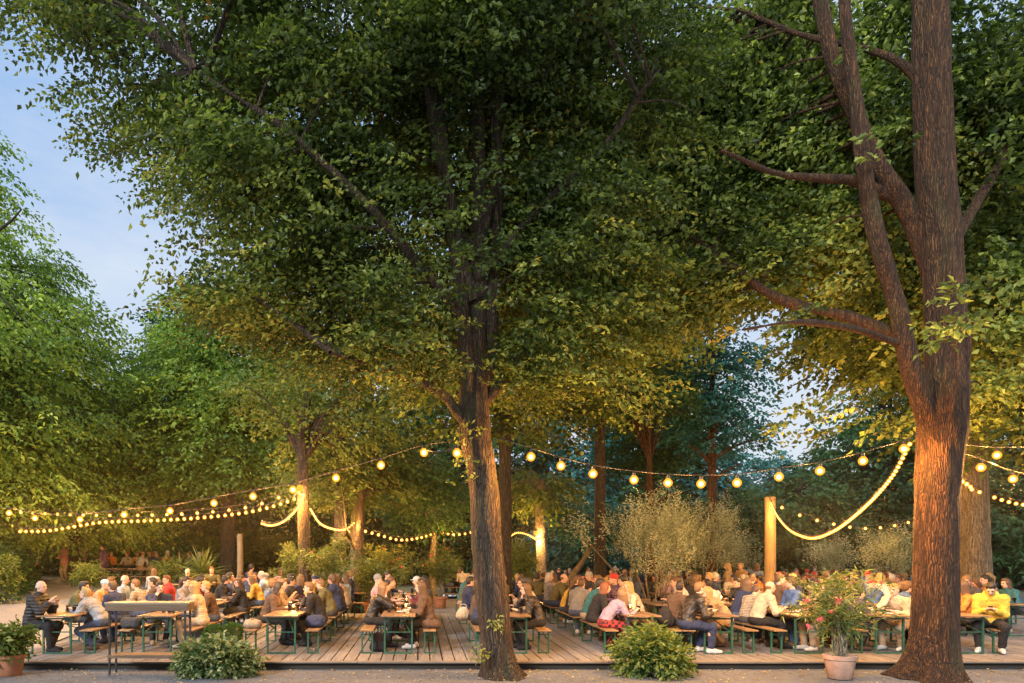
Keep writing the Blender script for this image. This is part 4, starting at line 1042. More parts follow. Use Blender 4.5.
string_lights('long string of large bulbs from the leaning trunk out over the path', run([(466, 440)] + A + [(-60, 500)], fA), run([(u, v - 1) for u, v in A], fA))
fB = dline(490, 11.6, 918, 11.5)
B = [(531, 448), (561, 457), (593, 465), (634, 471), (668, 474), (701, 475), (737, 474), (779, 468), (820, 462), (863, 452), (904, 440)]
string_lights('string of large bulbs sagging between the leaning trunk and the thick forked trunk', run([(498, 438)] + B + [(918, 434)], fB), run(B, fB))
fC = dline(955, 11.5, 1060, 14)
C_ = [(981, 459), (997, 447), (1013, 471)]
string_lights('high string of bulbs leading off from the thick trunk towards the edge', run([(960, 444), (997, 447), (1060, 446)], fC), run([(997, 447), (1030, 446)], fC))
string_lights('low string of bulbs leading off from the thick trunk towards the edge', run([(962, 452), (981, 459), (1013, 471), (1060, 482)], fC), run([(981, 459), (1013, 471), (1045, 479)], fC))
string_lights('short lit string looping over the fork of the leaning trunk', [pt(466, 440, 11.5), pt(457, 446, 11.4), pt(440, 452, 11.3), pt(424, 449, 11.6)], [pt(457, 444, 11.4)], lit=False)
fD = dline(300, 20.7, 5, 23)
string_lights('dense low string of small bulbs curving from the lantern trunk over the path', run([(303, 488), (290, 497), (250, 508), (200, 514), (150, 517), (100, 519), (50, 527), (17, 528)], fD), n=44, size='S')
fD2 = dline(300, 20.7, -5, 26)
string_lights('upper string of small bulbs from the lantern trunk to the edge of the path', run([(304, 484), (250, 503), (190, 510), (120, 512), (60, 511), (0, 508), (-30, 505)], fD2), n=24, size='S')
string_lights('bright rope of lights drooping below the lantern lamp', [pt(304, 492, 20.6), pt(298, 505, 20.6), pt(285, 518, 20.7), pt(272, 523, 20.8), pt(261, 521, 21)], n=30, size='R')
string_lights('bright rope of lights drooping onto the slender forked trunk', [pt(310, 506, 21), pt(320, 521, 22), pt(334, 527, 23), pt(346, 527, 23.7), pt(355, 520, 23.8)], n=32, size='R')
fE = dline(362, 23.8, 440, 31)
string_lights('far string of small bulbs between the slender forked trunk and the small round tree', run([(362, 527), (380, 532), (400, 537), (420, 535), (437, 530)], fE), n=14, size='S')
fE2 = dline(436, 31, 478, 29.5)
string_lights('faint string of bulbs beside the leaning trunk far behind', run([(440, 530), (455, 532), (470, 530), (485, 524)], fE2), n=8, size='S')
string_lights('bright rope of lights draped to the lit slender trunk past the leaning trunk', [pt(498, 540, 29), pt(508, 536, 29), pt(517, 531, 29), pt(528, 533, 28.9), pt(537, 538, 28.8), pt(543, 534, 28.6)], n=26, size='R')
def swag():
    a = Vector(pt(771, 500, 22.6)); b = Vector(pt(912, 437, 11.35)); pts = []
    f = dline(771, 22.6, 912, 11.35)
    return run([(771, 500), (777, 513), (788, 526), (801, 533), (815, 535), (835, 527), (855, 512), (875, 493), (893, 471), (905, 449), (911, 437)], f)
string_lights('thick glowing swag of lights hung from the square post to the thick trunk', swag(), n=100, size='R', cord_r=.012)
fG = dline(774, 22.6, 915, 27)
string_lights('sparse string of bulbs behind the glowing swag', run([(773, 499), (790, 508), (810, 515), (835, 521), (860, 525), (885, 524), (915, 518)], fG), n=9, size='S')
fH = dline(975, 20, 1060, 22)
string_lights('string of bulbs from the stout yellow-lit trunk towards the edge', run([(968, 484), (985, 490), (1005, 497), (1024, 501), (1060, 505)], fH), n=13, size='S')
string_lights('short string of bulbs between the thick trunk and the stout trunk', [pt(952, 470, 11.6), pt(965, 478, 16), pt(972, 484, 20)], n=4, size='S')
def lamp(label, p, watts=0):
    r = empty('hanging_lamp', p, 0, label, 'lamp')
    bm = bmesh.new(); lathe(bm, [(0, -.19), (.07, -.17), (.10, -.10), (.085, -.02), (.04, .0), (0, .002)], 16); link_mesh('globe', bm_mesh('globe', bm, M['bulb_small'], 60), r)
    if watts:
        l_ = bpy.data.lights.new('bulb_light', 'POINT'); l_.energy = watts; l_.color = (1.0, .52, .16); l_.shadow_soft_size = .08
        lo = bpy.data.objects.new('bulb_light', l_); lo.location = (0, -.1, -.3); lo.parent = r; COL.objects.link(lo)
    bm = bmesh.new(); lathe(bm, [(0, .09), (.03, .085), (.05, .005), (0, .004)], 14); link_mesh('socket', bm_mesh('socket', bm, M['steel_dark'], 50), r)
lamp('brightest round lamp fixed to the lantern trunk', pt(300, 485, 20.6), 260)
lamp('round lamp on the thin post behind the strolling people', pt(128, 507, 36.2), 650)
lamp('round lamp among the leaves at the far end of the path', pt(55, 517, 34.5), 260)
lamp('round lamp on the lit slender trunk past the leaning trunk', pt(536, 531, 28.6), 350)
# ------------------------------------------------------------------ people: distance fields turned into one continuous surface
def surface_nets(F, org, h):
    s = F < 0
    nx, ny, nz = F.shape
    c = np.zeros((nx - 1, ny - 1, nz - 1), np.int8)
    for a in (0, 1):
        for b in (0, 1):
            for d_ in (0, 1): c += s[a:nx - 1 + a, b:ny - 1 + b, d_:nz - 1 + d_]
    cells = np.argwhere((c > 0) & (c < 8))
    idx = -np.ones(c.shape, np.int64); idx[tuple(cells.T)] = np.arange(len(cells))
    acc = np.zeros((len(cells), 3)); cnt = np.zeros(len(cells))
    cor = [(a, b, d_) for a in (0, 1) for b in (0, 1) for d_ in (0, 1)]
    for i in cor:
        for ax in range(3):
            if i[ax]: continue
            j = list(i); j[ax] = 1
            fi = F[cells[:, 0] + i[0], cells[:, 1] + i[1], cells[:, 2] + i[2]]
            fj = F[cells[:, 0] + j[0], cells[:, 1] + j[1], cells[:, 2] + j[2]]
            m = (fi < 0) != (fj < 0)
            t = np.where(m, fi / np.where(m, fi - fj, 1), 0)
            p = np.tile(np.array(i, float), (len(cells), 1)); p[:, ax] += t
            acc += p * m[:, None]; cnt += m
    V = (cells + acc / cnt[:, None]) * h + org
    Q = []
    for ax in range(3):
        o1, o2 = [(1, 2), (2, 0), (0, 1)][ax]
        sl0 = [slice(None)] * 3; sl1 = [slice(None)] * 3
        sl0[ax] = slice(0, -1); sl1[ax] = slice(1, None)
        a, b = s[tuple(sl0)], s[tuple(sl1)]
        e = np.argwhere(a != b)
        ok = (e[:, o1] > 0) & (e[:, o2] > 0) & (e[:, o1] < F.shape[o1] - 1) & (e[:, o2] < F.shape[o2] - 1)
        e = e[ok]; inside = a[tuple(e.T)]
        def g(d1, d2):
            q = e.copy(); q[:, o1] -= d1; q[:, o2] -= d2; return idx[tuple(q.T)]
        q = np.stack([g(1, 1), g(0, 1), g(0, 0), g(1, 0)], 1)
        q[~inside] = q[~inside][:, ::-1]
        Q.append(q)
    return V, np.vstack(Q), cells
def field(prims, h, wr=0.0, seed=0):
    """prims: (label, kind, data, k). kinds: cap (a,b,ra,rb), ell (c,r,R)"""
    lo = np.full(3, 1e9); hi = -lo; bb = []
    for lab, kind, dt, k in prims:
        if kind == 'cap': a, b, ra, rb = dt; r = max(ra, rb); l = np.minimum(a, b) - r; u = np.maximum(a, b) + r
        else: c, r3, R = dt; m = max(r3); l = np.array(c) - m; u = np.array(c) + m
        bb.append((l, u)); lo = np.minimum(lo, l); hi = np.maximum(hi, u)
    lo -= 3 * h; hi += 3 * h
    n = np.ceil((hi - lo) / h).astype(int) + 1
    F = np.full(n, 0.2, np.float32); LM = np.full(n, 0.2, np.float32); LB = np.zeros(n, np.int8)
    ax = [lo[i] + np.arange(n[i]) * h for i in range(3)]
    for (lab, kind, dt, k), (l, u) in zip(prims, bb):
        mg = k + 3 * h + 0.01
        i0 = np.maximum(0, np.floor((l - mg - lo) / h).astype(int)); i1 = np.minimum(n, np.ceil((u + mg - lo) / h).astype(int) + 1)
        S = tuple(slice(a, b) for a, b in zip(i0, i1))
        px = ax[0][S[0]][:, None, None]; py = ax[1][S[1]][None, :, None]; pz = ax[2][S[2]][None, None, :]
        if kind == 'cap':
            a, b, ra, rb = dt; a = np.array(a); ab = np.array(b) - a; L2 = float(ab @ ab) + 1e-9
            qx, qy, qz = px - a[0], py - a[1], pz - a[2]
            t = np.clip((qx * ab[0] + qy * ab[1] + qz * ab[2]) / L2, 0, 1)
            D = np.sqrt((qx - t * ab[0]) ** 2 + (qy - t * ab[1]) ** 2 + (qz - t * ab[2]) ** 2) - (ra + (rb - ra) * t)
        else:
            c, r3, R = dt
            qx, qy, qz = px - c[0], py - c[1], pz - c[2]
            if R is not None:
                R = np.array(R).T
                qx, qy, qz = (R[0][0] * qx + R[0][1] * qy + R[0][2] * qz, R[1][0] * qx + R[1][1] * qy + R[1][2] * qz, R[2][0] * qx + R[2][1] * qy + R[2][2] * qz)
            k0 = np.sqrt((qx / r3[0]) ** 2 + (qy / r3[1]) ** 2 + (qz / r3[2]) ** 2)
            k1 = np.sqrt((qx / r3[0] ** 2) ** 2 + (qy / r3[1] ** 2) ** 2 + (qz / r3[2] ** 2) ** 2)
            D = k0 * (k0 - 1) / (k1 + 1e-6)
        D = np.broadcast_to(D, F[S].shape).astype(np.float32)
        if lab < 0:   # cut away
            F[S] = np.maximum(F[S], -D); continue
        f = F[S]
        if k > 0:
            hh = np.maximum(k - np.abs(f - D), 0) / k
            F[S] = np.minimum(f, D) - hh * hh * k * 0.25
        else: F[S] = np.minimum(f, D)
        m = D < LM[S]; LM[S] = np.where(m, D, LM[S]); LB[S] = np.where(m, lab, LB[S])
    if wr:
        g = np.argwhere(np.abs(F) < 0.03); p = g * h + lo
        w = vnoise(p * [16, 16, 11], seed) * .6 + vnoise(p * 31, seed + 1) * .4
        F[tuple(g.T)] += (w * wr).astype(np.float32)
    V, Q, cells = surface_nets(F, lo, h)
    lab = LB[tuple(cells.T)]
    return V, Q, lab
def rotm(yaw=0, pitch=0, roll=0):
    return np.array((Matrix.Rotation(D2R(yaw), 3, 'Z') @ Matrix.Rotation(D2R(pitch), 3, 'X') @ Matrix.Rotation(D2R(roll), 3, 'Y')))
def ik(S, T, l1, l2, pole):
    S, T = np.array(S, float), np.array(T, float); v = T - S; dd = np.linalg.norm(v)
    mx = (l1 + l2) * .995
    if dd > mx: T = S + v / dd * mx; v = T - S; dd = mx
    a = (l1 * l1 - l2 * l2 + dd * dd) / (2 * dd); hgt = math.sqrt(max(0, l1 * l1 - a * a)); n_ = v / dd
    p = np.array(pole, float); p = p - n_ * (p @ n_); p /= np.linalg.norm(p) + 1e-9
    return S + n_ * a + p * hgt, T
SKIN_, EYE_, LIP_, TOP_, PANTS_, SHOE_ = 0, 1, 2, 3, 4, 5
def pose(lean=15, slouch=10, twist=0, yaw=0, pitch=0, roll=0, lh=None, rh=None, lf=(-.13, .40, .09), rf=(.13, .40, .09), female=False, stand=False, lpole=(-.5, -.4, -.8), rpole=(.5, -.4, -.8), lcurl=.5, rcurl=.5, shift=0.0, kneeout=.25):
    """one figure facing +Y, floor at z=0; hands and feet as targets"""
    J = {}; sw = .168 if female else .195; J['fem'] = female; J['stand'] = stand
    pz = .93 if stand else .575
    P = np.array([shift, 0, pz])
    def dirv(a, s=0): return np.array([math.sin(D2R(s)), math.sin(D2R(a)), math.cos(D2R(a))])
    w = P + dirv(lean * .6) * .20; ch = w + dirv(lean + slouch * .3) * .20; nb = ch + dirv(lean + slouch) * .135
    Rt = rotm(twist, -(lean + slouch * .5), 0)
    J.update(P=P, w=w, ch=ch, nb=nb, Rt=Rt)
    sc = ch + dirv(lean + slouch) * .085
    hd = nb + dirv(lean * .35 + slouch * .8 - pitch * .25) * .105
    Rh = rotm(yaw + twist * .5, pitch, roll)
    hc = hd + Rh @ np.array([0, .018, .085])
    J.update(Rh=Rh, hc=hc, hd=hd)
    for s, key, tgt, pole, curl in ((-1, 'l', lh, lpole, lcurl), (1, 'r', rh, rpole, rcurl)):
        S = sc + Rt @ np.array([s * sw, 0, 0]); 
        T = np.array(tgt if tgt is not None else (s * .16, .3, .69))
        E, W = ik(S, T, .295, .255, pole)
        J[key + 'sh'], J[key + 'el'], J[key + 'wr'], J[key + 'curl'] = S, E, W, curl
    for s, key, tgt in ((-1, 'l', lf), (1, 'r', rf)):
        H = P + np.array([s * .095, 0.0, -.01]); 
        K, A = ik(H, tgt, .44, .43, (s * kneeout, 1.0, .35) if not stand else (0, 1, 0))
        J[key + 'hip'], J[key + 'kn'], J[key + 'an'] = H, K, A
    return J
def hand_prims(J, key, s):
    W, E, curl = J[key + 'wr'], J[key + 'el'], J[key + 'curl']
    f = unit(W - E); up = np.array([0, 0, 1.0]) if abs(f[2]) < .8 else np.array([0, 1.0, 0])
    side = unit(np.cross(f, up)) * s * -1      # towards the thumb
    nrm = np.cross(f, side); nrm = nrm if nrm[2] > 0 else -nrm
    down = -nrm; pr = []
    pc = W + f * .055
    R = np.stack([side, f, nrm], 1)
    pr.append((SKIN_, 'ell', (pc, (.040, .052, .019), R), .012))
    for i, (o, ln) in enumerate(((.030, .068), (.0105, .078), (-.0095, .072), (-.029, .056))):
        b0 = W + f * .095 + side * o; d1 = unit(f + down * .45 * curl + side * o * 3.0); k1 = b0 + d1 * ln * .5
        d2 = unit(f * (1 - .7 * curl) + down * 1.5 * curl + side * o * 2.0); tip = k1 + d2 * ln * .5
        pr.append((SKIN_, 'cap', (b0, k1, .0092, .0085), .004)); pr.append((SKIN_, 'cap', (k1, tip, .0085, .007), .003))
    t0 = W + f * .03 + side * .032; t1 = t0 + unit(f * .7 + side * .75 + down * .3) * .042; t2 = t1 + unit(f + side * .15 + down * .5 * curl) * .034
    pr.append((SKIN_, 'cap', (t0, t1, .012, .010), .008)); pr.append((SKIN_, 'cap', (t1, t2, .010, .008), .003))
    return pr
def body_prims(J):
    fe = J['fem']; P, w, ch, nb, Rt, Rh, hc, hd = (J[k] for k in ('P', 'w', 'ch', 'nb', 'Rt', 'Rh', 'hc', 'hd')); pr = []
    def R3(x, y, z): return (x, y, z)
    tw = .9 if fe else 1.0
    pr.append((PANTS_, 'ell', (P + [0, -.01, .0], (.165, .125, .115), None), .05))
    pr.append((TOP_, 'ell', (w, (.140 * tw, .105, .15), Rt), .06))
    pr.append((TOP_, 'ell', (ch, (.165 * tw, .115, .17), Rt), .06))
    pr.append((TOP_, 'cap', (J['lsh'], J['rsh'], .058 * tw, .058 * tw), .06))
    if fe:
        for s in (-1, 1): pr.append((TOP_, 'ell', (ch + Rt @ np.array([s * .07, .085, -.01]), (.06, .055, .06), None), .04))
    pr.append((SKIN_, 'cap', (nb - unit(hd - nb) * .03, hd + Rh @ np.array([0, 0, .03]), .054 if fe else .060, .050), .035))
    for key, s in (('l', -1), ('r', 1)):
        pr.append((TOP_, 'cap', (J[key + 'sh'], J[key + 'el'], .054 * tw, .042), .03))
        pr.append((TOP_, 'cap', (J[key + 'el'], J[key + 'wr'] - unit(J[key + 'wr'] - J[key + 'el']) * .02, .041, .028), .02))
        pr.append((SKIN_, 'cap', (J[key + 'wr'] - unit(J[key + 'wr'] - J[key + 'el']) * .05, J[key + 'wr'] + unit(J[key + 'wr'] - J[key + 'el']) * .02, .026, .026), .012))
        pr += hand_prims(J, key, s)
        pr.append((PANTS_, 'cap', (J[key + 'hip'], J[key + 'kn'], .088, .060), .04))
        A = J[key + 'an']; K = J[key + 'kn']
        pr.append((PANTS_, 'cap', (K, A, .058, .038), .03))
        pr.append((PANTS_, 'ell', (K + (A - K) * .3 + [0, -.02, 0], (.055, .058, .11), None), .03))
        ft = np.array([J['fdir' + key][0], J['fdir' + key][1], 0]) if ('fdir' + key) in J else np.array([s * .16, 1.0, 0])
        ft = unit(ft); heel = A + ft * -.035 - [0, 0, .045]; toe = A + ft * .165 - [0, 0, .056]
        pr.append((SHOE_, 'cap', (heel, A + ft * .08 - [0, 0, .045], .040, .038), .03)); pr.append((SHOE_, 'cap', (A + ft * .06 - [0, 0, .045], toe, .040, .028), .02))
    pr += head_prims(hc, Rh, fe)
    return pr
def head_prims(hc, Rh, fe):
    def h(x, y, z): return hc + Rh @ np.array([x, y, z])
    pr = [(SKIN_, 'ell', (h(0, -.012, .035), (.074, .092, .088), Rh), .03), (SKIN_, 'ell', (h(0, .022, -.028), (.060, .068, .082), Rh), .03),
          (SKIN_, 'ell', (h(0, .045, -.082), (.030, .028, .026), Rh), .03), (SKIN_, 'cap', (h(-.04, .015, -.065), h(.04, .015, -.065), .026, .026), .02),
          (SKIN_, 'cap', (h(0, .088, .012), h(0, .108, -.026), .009, .014), .014), (SKIN_, 'cap', (h(-.035, .078, .030), h(.035, .078, .030), .012, .012), .014)]
    for s in (-1, 1):
        pr.append((SKIN_, 'ell', (h(s * .077, -.006, -.005), (.010, .020, .032), Rh), .006))
        pr.append((EYE_, 'ell', (h(s * .031, .082, .008), (.0145, .010, .009), Rh), 0))
    pr.append((LIP_, 'cap', (h(-.020, .086, -.055), h(.020, .086, -.055), .0085, .0085), .004))
    return pr
def top_prims(J, kind):
    """jacket / sweater / hoodie / coat over the torso and the arms"""
    fe = J['fem']; o = {'jacket': .026, 'puffer': .040, 'sweater': .018, 'shirt': .013, 'hoodie': .028, 'coat': .030}[kind]
    P, w, ch, nb, Rt = (J[k] for k in ('P', 'w', 'ch', 'nb', 'Rt')); tw = .9 if fe else 1.0; pr = []
    hem = {'coat': .16}.get(kind, .03)
    pr.append((0, 'ell', (P + (w - P) * .25 + [0, 0, 0], (.160 + o, .120 + o, .10 + o), Rt), .05))
    if kind == 'coat' and not J['stand']: pr.append((0, 'cap', (J['lhip'] * .7 + J['lkn'] * .3, J['rhip'] * .7 + J['rkn'] * .3, .085 + o, .085 + o), .06))
    if kind == 'coat' and J['stand']: pr.append((0, 'cap', (P, P - [0, 0, .22], .17 + o, .17 + o), .06))
    pr.append((0, 'ell', (w, (.140 * tw + o, .108 + o, .15), Rt), .06)); pr.append((0, 'ell', (ch, (.165 * tw + o, .118 + o, .168 + o * .5), Rt), .06))
    pr.append((0, 'cap', (J['lsh'], J['rsh'], .058 * tw + o, .058 * tw + o), .06))
    if fe:
        for s in (-1, 1): pr.append((0, 'ell', (ch + Rt @ np.array([s * .07, .085, -.01]), (.06 + o, .055 + o, .06 + o), None), .04))
    for key in 'lr':
        pr.append((0, 'cap', (J[key + 'sh'], J[key + 'el'], .054 * tw + o, .043 + o), .03))
        f = unit(J[key + 'wr'] - J[key + 'el'])
        pr.append((0, 'cap', (J[key + 'el'], J[key + 'wr'] - f * (.045 + o * .5), .042 + o, .030 + o * .8), .025))
    up = unit(J['hd'] - nb)
    pr.append((0, 'cap', (nb - up * .03, nb + up * (.022 if kind in ('sweater', 'shirt') else .04), .058 + o, .056 + o * .8), .03))
    if kind in ('hoodie', 'coat', 'puffer'):
        c = nb + Rt @ np.array([0, -.075, .03]); 
        pr.append((0, 'ell', (c, (.105, .055, .055), Rt), .04))
        for s in (-1, 1): pr.append((0, 'cap', (c + Rt @ np.array([s * .08, .01, .01]), nb + Rt @ np.array([s * .06, .07, -.01]), .04, .03), .03))
    return pr
def pants_prims(J):
    o = .017; pr = [(0, 'ell', (J['P'] + [0, -.01, 0], (.168 + o, .128 + o, .118), None), .05)]
    for key in 'lr':
        pr.append((0, 'cap', (J[key + 'hip'], J[key + 'kn'], .090 + o, .063 + o), .04))
        K, A = J[key + 'kn'], J[key + 'an']
        pr.append((0, 'ell', (K, (.068 + o,) * 3, None), .03))
        pr.append((0, 'cap', (K, A + (K - A) * .10, .064 + o, .046 + o), .03))
    return pr
def shoe_prims(J, key):
    s = -1 if key == 'l' else 1; A = J[key + 'an']
    ft = unit(np.array([s * .16, 1.0, 0])); pr = []
    pr.append((0, 'cap', (A + ft * -.04 - [0, 0, .040], A + ft * .08 - [0, 0, .042], .050, .047), .03)); pr.append((0, 'cap', (A + ft * .06 - [0, 0, .045], A + ft * .18 - [0, 0, .054], .046, .036), .02))
    pr.append((0, 'cap', (A - [0, 0, .03], A + [0, 0, .015], .048, .050), .02))
    return pr
# hair in the frame of the head
def hair_prims(style):
    I = None; pr = []
    cap = [(0, 'ell', ((0, -.022, .046), (.083, .098, .093), I), .02), (0, 'ell', ((0, -.055, -.005), (.072, .060, .075), I), .02)]
    face = [(-1, 'ell', ((0, .085, -.045), (.066, .075, .098), I), 0)]
    if style == 'short': pr = cap + [(0, 'ell', ((0, .03, .105), (.062, .055, .035), I), .02)] + face + [(-1, 'ell', ((0, -.05, -.13), (.12, .12, .07), I), 0)]
    elif style == 'ring': pr = [(0, 'ell', ((0, -.040, .005), (.080, .075, .050), I), .02), (-1, 'ell', ((0, .095, .0), (.10, .085, .12), I), 0)]
    elif style == 'curly': pr = [(0, 'ell', ((0, -.025, .05), (.10, .11, .105), I), .02), (0, 'ell', ((0, -.06, -.01), (.09, .07, .08), I), .02)] + face
    elif style == 'bun': pr = cap + face + [(-1, 'ell', ((0, -.06, -.13), (.12, .12, .07), I), 0), (0, 'ell', ((0, -.085, .125), (.042, .042, .042), I), .01)]
    elif style in ('long', 'bob', 'ponytail'):
        pr = cap + [(0, 'ell', ((0, .02, .10), (.066, .06, .035), I), .02)]
        L = -.34 if style == 'long' else -.15
        if style == 'ponytail':
            pr += [(0, 'cap', ((0, -.10, .05), (0, -.15, -.02), .026, .034), .02), (0, 'cap', ((0, -.15, -.02), (0, -.135, -.22), .034, .014), .02)]
        else:
            for x, y in ((-.062, -.03), (.062, -.03), (-.035, -.075), (.035, -.075), (0, -.085), (-.074, .012), (.074, .012)):
                pr.append((0, 'cap', ((x, y, .02), (x * 1.18, y - .035, L * (.8 if y > 0 else 1)), .036, .026 if style == 'bob' else .020), .03))
        pr += face
    elif style == 'cap':
        pr = [(0, 'ell', ((0, -.015, .055), (.086, .102, .085), I), .02), (-1, 'ell', ((0, 0, -.055), (.2, .2, .085), I), 0), (0, 'ell', ((0, .105, .048), (.068, .065, .012), I), .01)]
    elif style == 'beanie':
        pr = [(0, 'ell', ((0, -.018, .062), (.088, .102, .098), I), .02), (-1, 'ell', ((0, .03, -.06), (.2, .2, .085), I), 0)]
    return pr
HAIR = {}
for st in ('short', 'ring', 'curly', 'bun', 'long', 'bob', 'ponytail', 'cap', 'beanie'):
    for lod, h in (('hi', .0075), ('lo', .015)):
        V, Q, _ = field(hair_prims(st), h, .004, 17)
        HAIR[st, lod] = np_mesh('hair', V, Q, [HAIRM['brown']])
POSES = {
 'lean':   dict(lean=22, slouch=16, yaw=0, pitch=-6, lh=(-.15, .47, .815), rh=(.17, .45, .815), lf=(-.14, .34, .1), rf=(.15, .42, .1)),
 'chin':   dict(lean=20, slouch=18, yaw=8, pitch=-2, lh=(-.09, .44, .815), rh=(.07, .325, 1.075), lf=(-.12, .25, .1), rf=(.16, .38, .1), rpole=(.6, .5, -1), rcurl=.9),
 'drink':  dict(lean=12, slouch=12, yaw=-6, pitch=-2, lh=(-.15, .42, .815), rh=(.06, .40, .97), lf=(-.12, .36, .1), rf=(.13, .30, .1), rcurl=1.0),
 'upright': dict(lean=4, slouch=6, yaw=12, pitch=-3, lh=(-.10, .33, .71), rh=(.10, .30, .71), lf=(-.11, .36, .1), rf=(.12, .42, .1)),
 'phone':  dict(lean=14, slouch=24, yaw=0, pitch=-34, lh=(-.045, .36, .83), rh=(.05, .36, .83), lf=(-.16, .30, .1), rf=(.17, .44, .1), lcurl=.8, rcurl=.8),
 'turned': dict(lean=13, slouch=10, twist=24, yaw=42, pitch=-3, lh=(-.20, .42, .815), rh=(.12, .40, .815), lf=(-.14, .30, .1), rf=(.13, .40, .1)),
 'gesture': dict(lean=13, slouch=12, yaw=-10, pitch=-2, lh=(-.10, .42, .95), rh=(.12, .42, 1.0), lf=(-.12, .32, .1), rf=(.15, .45, .1), lcurl=.3, rcurl=.3),
 'hunch':  dict(lean=38, slouch=22, yaw=5, pitch=10, lh=(-.12, .60, .815), rh=(.14, .58, .815), lf=(-.12, .10, .1), rf=(.16, .30, .1)),
 'back':   dict(lean=-4, slouch=8, yaw=-28, pitch=-3, lh=(-.16, .40, .815), rh=(.12, .28, .70), lf=(-.15, .44, .1), rf=(.12, .40, .1)),
 'stand':  dict(lean=2, slouch=4, yaw=10, lh=(-.24, .06, .86), rh=(.16, .30, 1.12), lf=(-.11, .0, .09), rf=(.12, .04, .09), stand=True),
 'walk':   dict(lean=5, slouch=4, yaw=0, lh=(-.24, .20, .90), rh=(.24, -.16, .90), lf=(-.09, -.26, .13), rf=(.09, .26, .09), stand=True),
}
BODY = {}
def get_body(pname, fem, lod, kind='jacket'):
    key = (pname, fem, lod, kind)
    if key in BODY: return BODY[key]
    J = pose(female=fem, **POSES[pname]); sd = zlib.crc32(repr(key).encode()) % 1000
    hz = [J['hc'], J['Rh']]
    if lod == 'hi':
        V, Q, lab = field(body_prims(J), .0085)
        fl = lab[Q[:, 0]]; mi = np.where(fl == EYE_, 1, np.where(fl == LIP_, 2, 0))
        bm_ = np_mesh('body', V, Q, [SKIN[0], M['eye'], M['lip']], True, mi)
        V, Q, _ = field(top_prims(J, kind), .010, .016, sd); tp = np_mesh(kind, V, Q, [CLOTHM['black']])
        V, Q, _ = field(pants_prims(J), .011, .012, sd); pn = np_mesh('trousers', V, Q, [CLOTHM['black']])
        sh = []
        for k in 'lr':
            V, Q, _ = field(shoe_prims(J, k), .009); sh.append(np_mesh('shoe', V, Q, [CLOTHM['black']]))
        r = (hz, bm_, tp, pn, sh)
    else:
        pr = body_prims(J); o = .014
        pr2 = []
        for lab, kd, dt, k in pr:
            if kd == 'cap' and lab in (TOP_, PANTS_): a, b, ra, rb = dt; dt = (a, b, ra + o, rb + o)
            elif kd == 'ell' and lab in (TOP_, PANTS_): c, r3, R = dt; dt = (c, tuple(x + o for x in r3), R)
            pr2.append((lab, kd, dt, k))
        V, Q, lab = field(pr2, .017, .006, sd)
        fl = lab[Q[:, 0]]; mi = np.select([fl == TOP_, fl == PANTS_, fl == SHOE_, fl == EYE_, fl == LIP_], [1, 2, 3, 4, 5], 0)
        r = (hz, np_mesh('person', V, Q, [SKIN[0], CLOTHM['black'], CLOTHM['black'], CLOTHM['black'], M['eye'], M['lip']], True, mi))
    BODY[key] = r
    return r
def omat(o, i, m):
    o.material_slots[i].link = 'OBJECT'; o.material_slots[i].material = m
def hat_mat(style, hc, capc): return CLOTHM[capc] if style in ('cap', 'beanie') else HAIRM[hc]
ALL_LABELS = set()
def person(x, y, face, pname, fem, hair, hairc, kind, topc, pantsc, shoec, label, near=True, group=None, z=None, skin=0, scale=1.0, capc='navy'):
    """face: heading of the view in degrees, 0 away from the camera, 90 towards -X, -90 towards +X, 180 towards the camera"""
    z = floor_z(x, y) if z is None else z
    assert label not in ALL_LABELS, label
    ALL_LABELS.add(label)
    hm = hat_mat(hair, hairc, capc)
    def hairobj(par, hz, lod):
        hn = 'hat' if hair in ('cap', 'beanie') else 'hair'
        h = link_mesh(hn, HAIR[hair, lod], par)
        h.matrix_local = Matrix.Translation(Vector(hz[0])) @ Matrix(hz[1].tolist()).to_4x4()
        omat(h, 0, hm)
        if hn == 'hat':
            h2 = link_mesh('hair', HAIR['ring', lod], par); h2.matrix_local = h.matrix_local; omat(h2, 0, HAIRM[hairc])
    if near:
        hz, bm_, tp, pn, sh = get_body(pname, fem, 'hi', kind)
        r = link_mesh('person', bm_, None, (x, y, z), (0, 0, D2R(face)))
        omat(r, 0, SKIN[skin])
        o = link_mesh(kind if kind != 'puffer' else 'jacket', tp, r); omat(o, 0, CLOTHM[topc])
        o = link_mesh('trousers', pn, r); omat(o, 0, CLOTHM[pantsc])
        for s_ in sh: o = link_mesh('shoe', s_, r); omat(o, 0, CLOTHM[shoec])
        hairobj(r, hz, 'hi')
    else:
        hz, me = get_body(pname, fem, 'lo')
        r = link_mesh('person', me, None, (x, y, z), (0, 0, D2R(face)))
        omat(r, 0, SKIN[skin]); omat(r, 1, CLOTHM[topc]); omat(r, 2, CLOTHM[pantsc]); omat(r, 3, CLOTHM[shoec])
        hairobj(r, hz, 'lo')
    r.scale = (scale,) * 3
    tag(r, label, 'person', group)
    return r
